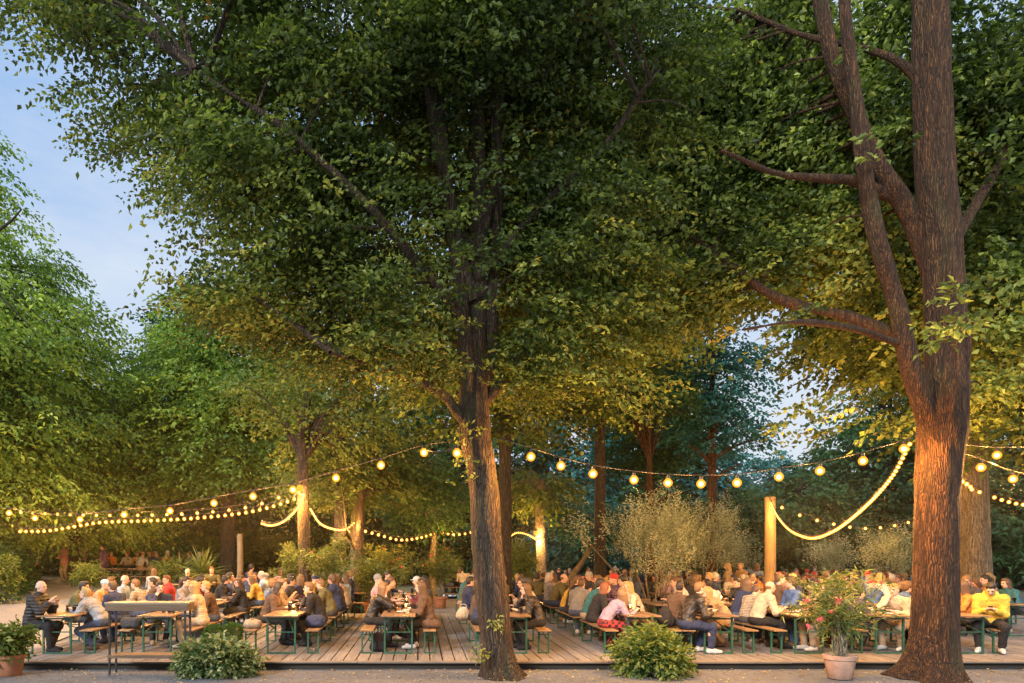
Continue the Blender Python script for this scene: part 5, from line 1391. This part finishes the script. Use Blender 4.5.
# ------------------------------------------------------------------ seating plan
# table columns along X; rows along Y.  A table's benches stand 0.62 m either side of it.
COLS = [-7.2, -5.22, -2.75, -.43, 1.84, 4.4, 5.92, 7.72, 9.32, 10.9, 12.75, 14.4, 16.1]
ROWS = [13.38, 16.2, 19.1]
ORD = ['first', 'second', 'third', 'fourth', 'fifth', 'sixth', 'seventh', 'eighth', 'ninth', 'tenth', 'eleventh', 'twelfth', 'thirteenth', 'fourteenth', 'fifteenth', 'sixteenth']
FRONT_NAMES = ['the bald man in the black puffer', 'the tall bar table', 'the boxwood balls', 'the two long-haired women', 'the leaning trunk', 'the leafy bush', 'the man in black leather', 'the potted oleander', 'the thick trunk', 'the man in the yellow hoodie', None, None, None]
frow = {0: [0, 1, 2, 3, 4, 5, 6, 7, 8, 9], 1: [0, 1, 2, 3, 5, 6, 7, 8, 9, 10, 11], 2: [1, 2, 3, 4, 5, 7, 8, 9, 10, 11, 12]}
SEATS = []      # (x, y, face, row)
for ri, cols in frow.items():
    for n_, ci in enumerate(cols):
        x, y = COLS[ci], ROWS[ri]
        if ri == 0:
            for yy in (1.0, 1.5, 2.0):
                SEATS.append((x - .62, y + yy, -90, 0)); SEATS.append((x + .62, y + yy, 90, 0))
            nm = FRONT_NAMES[ci]
            table(x, y, 0, f'wooden beer table at the deck edge by {nm}')
            bench(x - .62, y + .05, 0, f'beer bench, left side of the deck-edge table by {nm}')
            bench(x + .62, y + .05, 0, f'beer bench, right side of the deck-edge table by {nm}')
        else:
            w_ = f'{ORD[n_]} table from the left in the {ORD[ri]} row'
            table(x, y, 0, f'wooden beer table, {w_}')
            bench(x - .62, y, 0, f'beer bench, left side of the {w_}')
            bench(x + .62, y, 0, f'beer bench, right side of the {w_}')
            for yy in (.35, .95, 1.55, 2.0):
                SEATS.append((x - .62, y + yy, -90, ri)); SEATS.append((x + .62, y + yy, 90, ri))
# rows further off run across the view
far_rows = [(23.6, [-9.3, -6.6, -4.0, 2.6, 5.3, 8.0, 10.7, 13.4, 16.1]), (26.8, [-6.8, -4.2, 3.4, 6.2, 9.2, 12.0, 14.9, 17.8]), (30.2, [-15.2, -12.8, 4.4, 7.2, 10.0, 13.0, 16.0, 19.0, 22.0]), (34.0, [-17.5, -15.1, -12.7, 1.2, 6.5, 9.5, 12.6, 15.8, 19.0, 22.2])]
for k, (y, xs) in enumerate(far_rows):
    for n_, x in enumerate(xs):
        w_ = f'{ORD[n_]} from the left in the {ORD[k + 3]} row'
        table(x, y, -PI / 2, f'far beer table, {w_}')
        bench(x, y - .62, -PI / 2, f'near bench of the table {w_}')
        bench(x, y + .62, -PI / 2, f'far bench of the table {w_}')
        for xx in (.3, .85, 1.4, 1.95):
            SEATS.append((x + xx, y - .62, 0, 3 + k)); SEATS.append((x + xx, y + .62, 180, 3 + k))

# ------------------------------------------------------------------ the people one can describe
W = -7.82; TAKEN = []
def P_(u, y, face, pose_, fem, hair, hairc, kind, topc, pantsc, shoec, label, x=None, **kw):
    x = X(u, y) if x is None else x
    TAKEN.append((x, y))
    return person(x, y, face, pose_, fem, hair, hairc, kind, topc, pantsc, shoec, label, **kw)
c = COLS; B_ = .62
P_(0, 13.75, -90, 'gesture', False, 'ring', 'grey', 'puffer', 'black puffer', 'black', 'black', 'balding grey-haired man in a black puffer jacket raising his hands at the corner table', x=c[0] - B_, scale=1.03)
P_(0, 15.3, -84, 'lean', False, 'short', 'dark', 'coat', 'olive', 'charcoal', 'brown', 'dark-haired man in an olive green parka leaning over the corner table', x=c[0] - B_, skin=1)
P_(0, 14.15, 84, 'hunch', False, 'short', 'blond', 'hoodie', 'light grey', 'denim', 'brown', 'fair-haired person in light grey hoodie and jeans at the corner table', x=c[0] + B_)
P_(0, 15.05, 66, 'lean', False, 'short', 'brown', 'jacket', 'navy', 'denim', 'charcoal', 'brown-haired man in a navy jacket with his back turned beside the grey hoodie', x=c[0] + B_)
P_(0, 16.35, -90, 'lean', True, 'cap', 'blond', 'sweater', 'tan', 'denim', 'white', 'blond woman in a tan sweater and blue-grey cap just past the olive parka', x=c[0] - B_, capc='light blue')
P_(0, 16.9, -90, 'turned', False, 'short', 'brown', 'jacket', 'charcoal', 'denim', 'black', 'man in a charcoal jacket peering past the woman in the cap', x=c[0] - B_)
P_(0, 17.9, -90, 'upright', False, 'ring', 'grey', 'shirt', 'light blue', 'denim', 'brown', 'ruddy balding man in a pale blue shirt at the second corner table', x=c[0] - B_, skin=2)
P_(0, 16.4, 80, 'lean', False, 'short', 'light brown', 'sweater', 'beige striped', 'denim', 'charcoal', 'sandy-haired man in a striped beige sweater seen from behind past the navy jacket', x=c[0] + B_)
P_(0, 17.5, 90, 'chin', False, 'short', 'dark', 'jacket', 'brown', 'charcoal', 'black', 'dark-haired man resting his chin next to the striped beige sweater', x=c[0] + B_, skin=1)
P_(0, 15.25, -150, 'chin', False, 'short', 'dark', 'jacket', 'navy', 'charcoal', 'beige', 'young man in navy facing out over the tall bar table, chin on hand', x=c[1] - .64)
P_(0, 14.4, 88, 'drink', True, 'long', 'blond', 'sweater', 'cream striped', 'cream', 'cream', 'woman with long blond hair in a cream striped sweater holding a glass of beer', x=c[1] + B_)
P_(0, 18.2, 90, 'turned', False, 'short', 'red', 'hoodie', 'red', 'denim', 'white', 'man in a red hoodie turned sideways at the second corner table', x=c[0] + B_)
P_(0, 17.0, -90, 'lean', False, 'short', 'dark', 'jacket', 'black', 'denim', 'black', 'dark-haired man in a black jacket hunched behind the young man in navy', x=c[1] - B_)
P_(0, 17.95, -75, 'upright', True, 'bob', 'dark', 'sweater', 'burgundy', 'denim', 'white', 'woman with a dark bob in a deep red sweater above the blond woman', x=c[1] - B_)
P_(0, 14.95, -88, 'lean', True, 'bob', 'dark', 'jacket', 'brown', 'black', 'black', 'dark-haired woman in a brown jacket leaning over the candlelit table by the boxwood', x=c[2] - B_)
P_(0, 17.2, -130, 'turned', False, 'short', 'dark', 'jacket', 'charcoal', 'black', 'black', 'man in a charcoal jacket facing out between the two sides of the candlelit table', x=c[2] - B_, skin=1)
P_(0, 14.7, 88, 'chin', False, 'short', 'light brown', 'jacket', 'black', 'black', 'black', 'brown-haired person in black with a hand at the face at the candlelit table', x=c[2] + B_)
P_(0, 16.5, 84, 'lean', False, 'short', 'light brown', 'coat', 'olive', 'charcoal', 'brown', 'person in an olive coat seated behind the one in black at the candlelit table', x=c[2] + B_)
P_(0, 15.9, -92, 'gesture', False, 'short', 'light brown', 'shirt', 'beige', 'denim', 'brown', 'man in a beige shirt gesturing behind the brown jacket at the candlelit table', x=c[2] - B_, skin=2)
P_(0, 19.75, 95, 'lean', True, 'long', 'light brown', 'sweater', 'mustard', 'denim', 'white', 'woman in a mustard yellow sweater behind the candlelit table by the boxwood', x=c[1] + B_)
P_(0, 14.6, -88, 'chin', True, 'long', 'light brown', 'jacket', 'black leather', 'black', 'black', 'woman with long light brown hair in a black leather jacket by the candle', x=c[3] - B_)
P_(0, 14.3, 90, 'drink', True, 'long', 'brown', 'jacket', 'brown', 'black', 'white', 'woman with long dark brown hair in a brown jacket and white shoes by the candle', x=c[3] + B_)
P_(0, 15.8, -90, 'lean', True, 'ponytail', 'dark', 'sweater', 'pink', 'charcoal', 'white', 'woman with a dark ponytail in a pink sweater beyond the leather jacket', x=c[3] - B_)
P_(0, 16.1, 90, 'upright', True, 'long', 'dark', 'jacket', 'charcoal', 'black', 'black', 'woman with long black hair in charcoal beyond the brown-jacketed woman', x=c[3] + B_)
P_(0, 17.4, 90, 'upright', False, 'cap', 'dark', 'jacket', 'navy', 'denim', 'white', 'man in a navy jacket and dark cap two places beyond the candle table', x=c[3] + B_, capc='black')
P_(0, 18.6, 90, 'lean', False, 'cap', 'grey', 'jacket', 'charcoal', 'charcoal', 'black', 'man in a charcoal jacket and white cap beside the open deck aisle', x=c[3] + B_, capc='white')
P_(0, 14.5, -92, 'lean', False, 'short', 'dark', 'jacket', 'navy', 'black', 'black', 'person in a navy jacket half hidden by the leaning trunk', x=c[4] - B_)
P_(0, 16.6, -80, 'upright', False, 'short', 'dark', 'jacket', 'navy', 'black', 'black', 'dark-haired man in navy seated in the open just to the side of the leaning trunk', x=c[4] - .70)
P_(0, 14.15, 86, 'chin', True, 'bob', 'brown', 'jacket', 'black leather', 'black', 'black', 'brown-haired woman in a dark shiny jacket on the bench just past the leaning trunk', x=c[4] + B_)
P_(0, 15.9, 90, 'upright', True, 'long', 'dark', 'sweater', 'black', 'black', 'black', 'woman with long dark hair seen just past the leaning trunk', x=c[4] + B_)
P_(0, 13.95, -86, 'hunch', True, 'long', 'light brown', 'sweater', 'lilac', 'red plaid', 'black', 'woman in lilac cardigan and red plaid bending to the table by the leafy bush', x=c[5] - B_)
P_(0, 14.95, -92, 'lean', True, 'bob', 'red', 'jacket', 'black', 'black', 'black', 'auburn-haired woman in black next to the lilac cardigan', x=c[5] - B_)
P_(0, 16.5, -40, 'lean', False, 'short', 'brown', 'hoodie', 'grey', 'denim', 'white', 'man in a grey hoodie seen from behind past the auburn-haired woman', x=c[5] - B_)
P_(0, 15.2, 88, 'chin', True, 'bob', 'blond', 'sweater', 'cream', 'beige', 'white', 'blond woman in a cream top facing the lilac cardigan over the candle', x=c[5] + .50)
P_(0, 13.6, -84, 'lean', False, 'short', 'light brown', 'jacket', 'black leather', 'navy', 'white', 'man in a black leather jacket and white sneakers behind the leafy bush', x=c[6] - B_, scale=1.04)
P_(0, 14.35, -90, 'turned', False, 'short', 'dark', 'jacket', 'brown', 'charcoal', 'brown', 'dark-haired man in brown squeezed beside the black leather jacket', x=c[6] - B_, skin=1)
P_(0, 14.6, 82, 'hunch', True, 'bob', 'blond', 'jacket', 'tan', 'tan', 'brown', 'person in a tan jacket bending forward over the beer glasses', x=c[6] + B_)
P_(0, 16.45, 10, 'lean', False, 'short', 'dark', 'shirt', 'white', 'denim', 'white', 'dark-haired man in a white shirt seen from behind past the tan jacket', x=c[7] - B_)
P_(0, 17.5, 112, 'lean', False, 'short', 'dark', 'jacket', 'black', 'charcoal', 'black', 'man in a black jacket facing the white shirt across the table', x=c[7] + B_)
P_(0, 14.4, -88, 'lean', False, 'ring', 'light brown', 'jacket', 'cream', 'black', 'black', 'man in a cream jacket and black trousers leaning on the table by the potted oleander', x=c[7] - B_, scale=1.03)
P_(0, 13.95, 90, 'upright', True, 'bob', 'light brown', 'sweater', 'beige', 'beige', 'white', 'person in beige half hidden by the oleander leaves', x=c[7] + B_)
P_(0, 14.1, -88, 'hunch', False, 'short', 'dark', 'jacket', 'charcoal', 'black', 'brown', 'person in dark clothes bending behind the potted oleander', x=c[8] - B_)
P_(0, 15.0, -80, 'drink', False, 'short', 'brown', 'sweater', 'olive', 'charcoal', 'brown', 'man in an olive sweater behind the oleander flowers', x=c[8] - B_, skin=1)
P_(0, 14.1, 118, 'chin', False, 'short', 'blond', 'jacket', 'cream', 'beige', 'white', 'fair-haired person in a cream jacket seated close beside the thick trunk', x=c[8] + B_)
P_(0, 13.9, 140, 'phone', False, 'short', 'dark', 'hoodie', 'yellow', 'black', 'white', 'man in a bright yellow hoodie looking down at his phone', x=c[9] + .72, scale=1.05)
P_(0, 14.35, -92, 'lean', True, 'long', 'light brown', 'sweater', 'grey', 'black', 'black', 'woman in a grey sweater hidden behind the thick trunk', x=c[9] - B_)
P_(0, 16.6, 20, 'lean', False, 'short', 'brown', 'shirt', 'mustard', 'denim', 'white', 'brown-haired person in a mustard shirt seen from behind next to the yellow hoodie', x=c[10] + .2)
P_(0, 15.35, 70, 'upright', False, 'short', 'light brown', 'jacket', 'charcoal', 'denim', 'white', 'fair-haired man in a charcoal jacket over the shoulder of the yellow hoodie', x=c[9] + B_)
# people on foot
P_(33, 33.5, 10, 'walk', False, 'short', 'light brown', 'shirt', 'white', 'black', 'black', 'person in a white shirt and black trousers strolling away along the path', near=True)
P_(65, 33.0, 160, 'stand', True, 'long', 'light brown', 'coat', 'pink', 'cream', 'white', 'person in a pale pink top and cream trousers standing on the path', near=True)
P_(80, 34.5, 200, 'stand', False, 'short', 'dark', 'jacket', 'lilac', 'charcoal', 'black', 'person in dusky lilac standing just behind the pale pink top', near=True)
P_(729, 24.9, 60, 'stand', True, 'bob', 'blond', 'coat', 'beige', 'olive', 'brown', 'standing blond person in a long beige coat near the thin orange-lit trunk', near=True)
P_(742, 25.1, 100, 'stand', False, 'short', 'blond', 'coat', 'tan', 'tan', 'brown', 'standing fair-haired person in a tan coat beside the beige coat', near=True)
P_(756, 24.9, -60, 'stand', True, 'long', 'light brown', 'sweater', 'light blue', 'denim', 'white', 'standing person in pale blue close to the square post', near=True)
P_(104, 31.4, 90, 'stand', False, 'short', 'dark', 'jacket', 'purple', 'purple', 'black', 'standing person in purple at the end of the long empty table', near=True)

# ------------------------------------------------------------------ everyone else, described by look and by what they sit near
LM = [(0, 'path hedge'), (75, 'strolling people'), (130, 'long empty table'), (203, 'spiky yucca'), (262, 'boxwood balls'), (305, 'lantern trunk'), (357, 'forked mid trunk'), (400, 'candlelit women'), (440, 'open deck aisle'), (490, 'leaning trunk'), (543, 'slender lit trunk'),
      (590, 'teal-tinted bushes'), (652, 'pale olive tree'), (714, 'thin orange-lit trunk'), (770, 'square post'), (830, 'potted oleander'), (888, 'small olive bush'), (935, 'thick trunk'), (975, 'stout yellow trunk'), (1015, 'edge past the yellow hoodie')]
rp = random.Random(2024)
TOPS = ['black', 'black', 'black', 'charcoal', 'charcoal', 'navy', 'navy', 'brown', 'olive', 'grey', 'grey', 'light grey', 'white', 'cream', 'beige', 'tan', 'brown', 'olive', 'mustard', 'orange', 'red', 'pink', 'burgundy', 'lilac', 'purple puffer', 'navy', 'navy', 'blue', 'light blue', 'denim', 'teal', 'beige striped']
HN = {'short': 'short {} hair', 'curly': 'curly {} hair', 'bun': 'a {} bun', 'long': 'long {} hair', 'bob': 'a {} bob', 'ponytail': 'a {} ponytail', 'cap': 'cap over {} hair', 'beanie': 'beanie over {} hair', 'ring': 'thinning {} hair'}
def near_word(u): return min(LM, key=lambda l: abs(l[0] - u))[1]
ROWN = ['front row', 'second row', 'third row', 'fourth row', 'fifth row', 'sixth row', 'seventh row']
DENS = {0: .45, 1: .64, 2: .68, 3: .72, 4: .72, 5: .72, 6: .66}
count = 0
rp.shuffle(SEATS)
for (x, y, face, row) in SEATS:
    if any((x - a) ** 2 + (y - b) ** 2 < .42 ** 2 for a, b in TAKEN): continue
    u = U0 + x * F_PX / y
    if u < -5 or u > 1035 or count >= 243: continue
    dens = DENS[row]
    if row <= 2 and x < -3.9: dens = .68
    if row == 5 and x < 0: dens = 0 if face == 0 else .6
    if row >= 3 and 0 < x < 2: dens = .5
    if row == 2 and -1.1 < x < .4: dens = .5
    if rp.random() > dens: continue
    # open view kept where the photograph looks through
    for _ in range(60):
        fem = rp.random() < .5
        hair = rp.choice(['long', 'bob', 'ponytail', 'bun', 'long', 'curly'] if fem else ['short', 'short', 'short', 'short', 'short', 'curly', 'curly', 'ring', 'short', 'cap', 'beanie'])
        hc_ = rp.choice(['blond', 'light brown', 'brown', 'dark', 'dark', 'brown', 'grey', 'brown'] if not hair == 'ring' else ['grey', 'light brown'])
        top = rp.choice(TOPS)
        lab = f"person in {top.replace('purple puffer', 'quilted purple').replace('beige striped', 'striped beige')} with {HN[hair].format(hc_)}, {ROWN[row]}, by the {near_word(u)}"
        if len(re.findall(r"[A-Za-z0-9][A-Za-z0-9'-]*", lab)) > 16: continue
        if lab not in ALL_LABELS: break
    ps = rp.choice(['lean', 'lean', 'chin', 'drink', 'upright', 'turned', 'gesture', 'back', 'phone'])
    kind = rp.choice(['jacket', 'sweater'])
    near = row <= 2
    if near and kind == 'jacket' and ps in ('back', 'phone'): kind = 'sweater'
    person(x + rp.uniform(-.03, .03), y + rp.uniform(-.08, .08), face + rp.uniform(-14, 14), ps, fem, hair, hc_, kind, top, rp.choice(['denim', 'black', 'charcoal', 'navy', 'beige', 'denim']), rp.choice(['white', 'black', 'brown', 'beige']), lab,
           near=near, group='guests seated at the beer tables', skin=rp.choice([0, 0, 1, 2]), scale=rp.uniform(.95, 1.05), capc=rp.choice(['navy', 'white', 'grey', 'red', 'olive']))
    TAKEN.append((x, y)); count += 1
print('guests', count, 'labels', len(ALL_LABELS))

# ------------------------------------------------------------------ glasses, candles, plates, bags
T_Z = DECK_Z + .771
def on(ci, ri, dx, dy): return COLS[ci] + dx, ROWS[ri] + dy, T_Z
for ci, ri, dx, dy, lab in [(2, 0, .02, 1.35, 'brightest candle jar on the candlelit table by the boxwood'), (2, 0, -.12, 1.75, 'second candle jar behind the brightest one by the boxwood'), (3, 0, .12, 1.45, 'candle jar between the two long-haired women'), (3, 1, .1, .7, 'candle jar on the table behind the two long-haired women'),
        (5, 0, .12, 1.3, 'candle jar in front of the blond woman in cream'), (8, 0, -.1, .9, 'candle jar beside the thick trunk behind the oleander'), (10, 1, .1, 1.2, 'candle jar on the table past the yellow hoodie'), (5, 1, 0, 1.0, 'candle jar on the table behind the blond woman in cream'), (7, 1, .05, 1.4, 'candle jar at the table of the white shirt')]:
    candle(*on(ci, ri, dx, dy), lab)
gl = [(0, .05, .75, 'half-litre glass of amber beer on the corner table'), (0, -.1, 1.3, 'second glass of beer further along the corner table'), (4, .2, .4, 'glass of beer on the table at the leaning trunk'), (4, .05, .8, 'second glass of beer on the table at the leaning trunk'), (6, .05, .7, 'full beer glass between the leather jacket and the tan jacket'),
      (6, .14, .85, 'beer glass touching the full one by the tan jacket'), (6, -.08, .95, 'third beer glass in the cluster by the tan jacket'), (7, -.05, 1.2, 'beer glass in front of the man in the cream jacket'), (7, .1, 1.5, 'beer glass past the man in the cream jacket'), (5, -.05, .95, 'beer glass by the lilac cardigan'), (3, -.1, 1.25, 'beer glass by the candle of the two women'),
      (2, .14, 1.15, 'beer glass in the candle glow by the boxwood'), (2, -.1, 1.55, 'beer glass beyond the candle glow by the boxwood'), (8, .0, .6, 'beer glass on the table by the thick trunk'), (1, .12, 1.2, 'beer glass on the table of the blond woman'), (9, .2, .9, 'beer glass on the table of the yellow hoodie')]
for ci, dx, dy, lab in gl: beer_glass(*on(ci, 0, dx, dy), lab, 'beer glasses at the deck-edge tables')
beer_glass(X(196, 14.4) - .02, 14.42, 1.085, 'beer glass held up by the blond woman in the striped sweater', 'beer glasses at the deck-edge tables')
for ci in range(10):
    for k in range(4):
        beer_glass(*on(ci, 0, rp.uniform(-.26, .26), rp.uniform(.55, 2.05)), 'beer glass standing among the others on a deck-edge table', 'more beer glasses on the deck-edge tables', full=rp.random() < .75)
    plate(*on(ci, 0, rp.choice([-.18, .18]), rp.uniform(1.55, 1.95)), 'white plate at the far end of a deck-edge table', 'plates at the far ends of the deck-edge tables')
for ri in (1, 2):
    for ci in frow[ri]:
        for k in range(rp.choice([1, 2, 3, 3])):
            beer_glass(*on(ci, ri, rp.uniform(-.22, .22), rp.uniform(.3, 1.9)), f'beer glass standing on a table of the {ORD[ri]} row', f'beer glasses on the {ORD[ri]} row', full=rp.random() < .7)
        if rp.random() < .5: plate(*on(ci, ri, rp.uniform(-.15, .15), rp.uniform(.5, 1.7)), f'white plate on a table of the {ORD[ri]} row', f'plates on the {ORD[ri]} row')
for ci, dx, dy, lab in [(0, -.12, .95, 'white plate on the corner table'), (3, .05, .75, 'white plate near the two long-haired women'), (7, .02, .75, 'white plate by the potted oleander'), (8, .08, .35, 'white plate beside the thick trunk')]:
    plate(*on(ci, 0, dx, dy), lab, None)
def bag(label, x, y, z, w, dp, h, mat, rz=0.0):
    r = empty('handbag', (x, y, z), rz, label, 'bag')
    V, Q, _ = field([(0, 'ell', (np.array([0, 0, h * .47]), (w * .55, dp * .55, h * .50), None), .03), (0, 'cap', (np.array([-w * .36, 0, dp * .42]), np.array([w * .36, 0, dp * .42]), dp * .42, dp * .42), .06)], .012, .012, 5)
    link_mesh('bag_body', np_mesh('bag_body', V, Q, [mat]), r)
    V, Q = tube_np(catmull([(-w * .32, 0, h * .8), (-w * .2, .02, h * 1.12), (w * .2, .02, h * 1.12), (w * .32, 0, h * .8)], 16), np.full(16, .009), 6)
    link_mesh('strap', np_mesh('strap', V, Q, [mat]), r)
BZ = DECK_Z + .482
bag('soft beige bag on the bench by the boxwood balls', COLS[2] - .62, 13.75, BZ, .28, .2, .17, CLOTHM['beige'])
bag('dark folded jacket-like bag on the bench at the candlelit table', COLS[2] + .62, 13.95, BZ, .24, .3, .15, CLOTHM['navy'])
bag('round dark brown bag on the bench behind the long-haired woman', COLS[3] + .66, 13.75, BZ, .3, .2, .17, CLOTHM['brown'])
bag('dark flat bag on the bench behind the tall bar table', COLS[1] - .62, 13.8, BZ, .3, .26, .12, CLOTHM['charcoal'])
bag('black rucksack on the deck under the woman in leather', COLS[3] - .42, 13.85, DECK_Z + .002, .26, .2, .42, CLOTHM['black'])
bag('cream tote bag on the bench beside the leaning trunk', COLS[4] - .85, 15.6, BZ - .0, .26, .2, .3, CLOTHM['cream'])
bag('black backpack strapped behind the man in black leather', COLS[6] - .94, 13.85, DECK_Z + .50, .22, .3, .44, CLOTHM['black'])
def phone(label, x, y, z):
    bm = bmesh.new(); box(bm, -.036, .036, -.004, .004, -.075, .075, .003)
    o = link_mesh('mobile_phone', bm_mesh('mobile_phone', bm, M['steel_dark']), None, (x, y, z), (D2R(-50), 0, D2R(140)))
    tag(o, label, 'phone')
yx, yy = COLS[9] + .72, 13.9
phone('dark mobile phone held by the man in the yellow hoodie', yx + .44 * math.sin(-D2R(140)), yy + .44 * math.cos(D2R(140)), DECK_Z + .90)

# ------------------------------------------------------------------ dusk light
SUN_EL, SUN_AZ = D2R(30), D2R(214)     # azimuth clockwise from +Y: behind the camera, a little to the side
w = bpy.data.worlds.new('World'); scene.world = w; w.use_nodes = True
nt = w.node_tree; bg = nt.nodes['Background']
sky = nt.nodes.new('ShaderNodeTexSky'); sky.sky_type = 'NISHITA'; sky.sun_disc = False
sky.sun_elevation = SUN_EL; sky.sun_rotation = SUN_AZ; sky.altitude = 50; sky.air_density = 1.0; sky.dust_density = 1.6; sky.ozone_density = 1.5
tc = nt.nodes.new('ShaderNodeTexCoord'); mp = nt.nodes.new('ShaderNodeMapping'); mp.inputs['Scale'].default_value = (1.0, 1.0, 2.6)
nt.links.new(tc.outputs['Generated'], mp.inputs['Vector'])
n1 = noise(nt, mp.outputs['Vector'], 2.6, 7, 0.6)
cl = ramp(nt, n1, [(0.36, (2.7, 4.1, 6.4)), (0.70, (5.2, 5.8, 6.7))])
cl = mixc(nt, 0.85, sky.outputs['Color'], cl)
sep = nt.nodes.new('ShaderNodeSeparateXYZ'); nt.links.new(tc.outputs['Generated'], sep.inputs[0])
cl = mixc(nt, ramp(nt, sep.outputs['Z'], [(0.60, (0, 0, 0)), (0.85, (1, 1, 1))]), cl, (8.4, 9.2, 10.2))  # bright cloud overhead, out of view, added as fill light

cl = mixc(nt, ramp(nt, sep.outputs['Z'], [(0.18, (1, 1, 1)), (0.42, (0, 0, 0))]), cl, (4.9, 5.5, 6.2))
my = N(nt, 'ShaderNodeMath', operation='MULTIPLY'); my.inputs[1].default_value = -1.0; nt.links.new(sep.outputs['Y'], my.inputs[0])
cl = mixc(nt, ramp(nt, my.outputs[0], [(0.15, (0, 0, 0)), (0.75, (1, 1, 1))]), cl, (7.0, 7.2, 7.4))  # sky brightened behind the camera, added as frontal fill on the leaves
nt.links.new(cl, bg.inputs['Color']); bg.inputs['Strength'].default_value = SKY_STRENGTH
s = bpy.data.lights.new('sun', 'SUN'); s.energy = SUN_STRENGTH; s.angle = D2R(14); s.color = (.97, .98, 1.0)
so = bpy.data.objects.new('sun', s); COL.objects.link(so)
dv = Vector((math.sin(SUN_AZ) * math.cos(SUN_EL), math.cos(SUN_AZ) * math.cos(SUN_EL), math.sin(SUN_EL)))
so.rotation_euler = dv.to_track_quat('Z', 'Y').to_euler(); so.location = dv * 60

# added haze over the garden: imitates the halo round the lamps
def haze():
    m = bpy.data.materials.new('evening_haze'); m.use_nodes = True; t = m.node_tree
    t.nodes.remove(t.nodes['Principled BSDF'])
    v = t.nodes.new('ShaderNodeVolumeScatter'); v.inputs['Density'].default_value = HAZE; v.inputs['Anisotropy'].default_value = .80; v.inputs['Color'].default_value = (1, .95, .88, 1)
    t.links.new(v.outputs[0], t.nodes['Material Output'].inputs['Volume'])
    bm = bmesh.new(); box(bm, -32, 34, 11.2, 44, -.5, 7.0)
    o = link_mesh('haze', bm_mesh('haze', bm, m)); tag(o, 'thin evening haze hanging under the trees around the lamps', 'haze', None, 'stuff')
if HAZE > 0: haze()

for o in bpy.data.objects:
    if 'label' in o and len(re.findall(r"[A-Za-z0-9][A-Za-z0-9'-]*", o['label'])) > 16: print('LONG', o.name, o['label'])
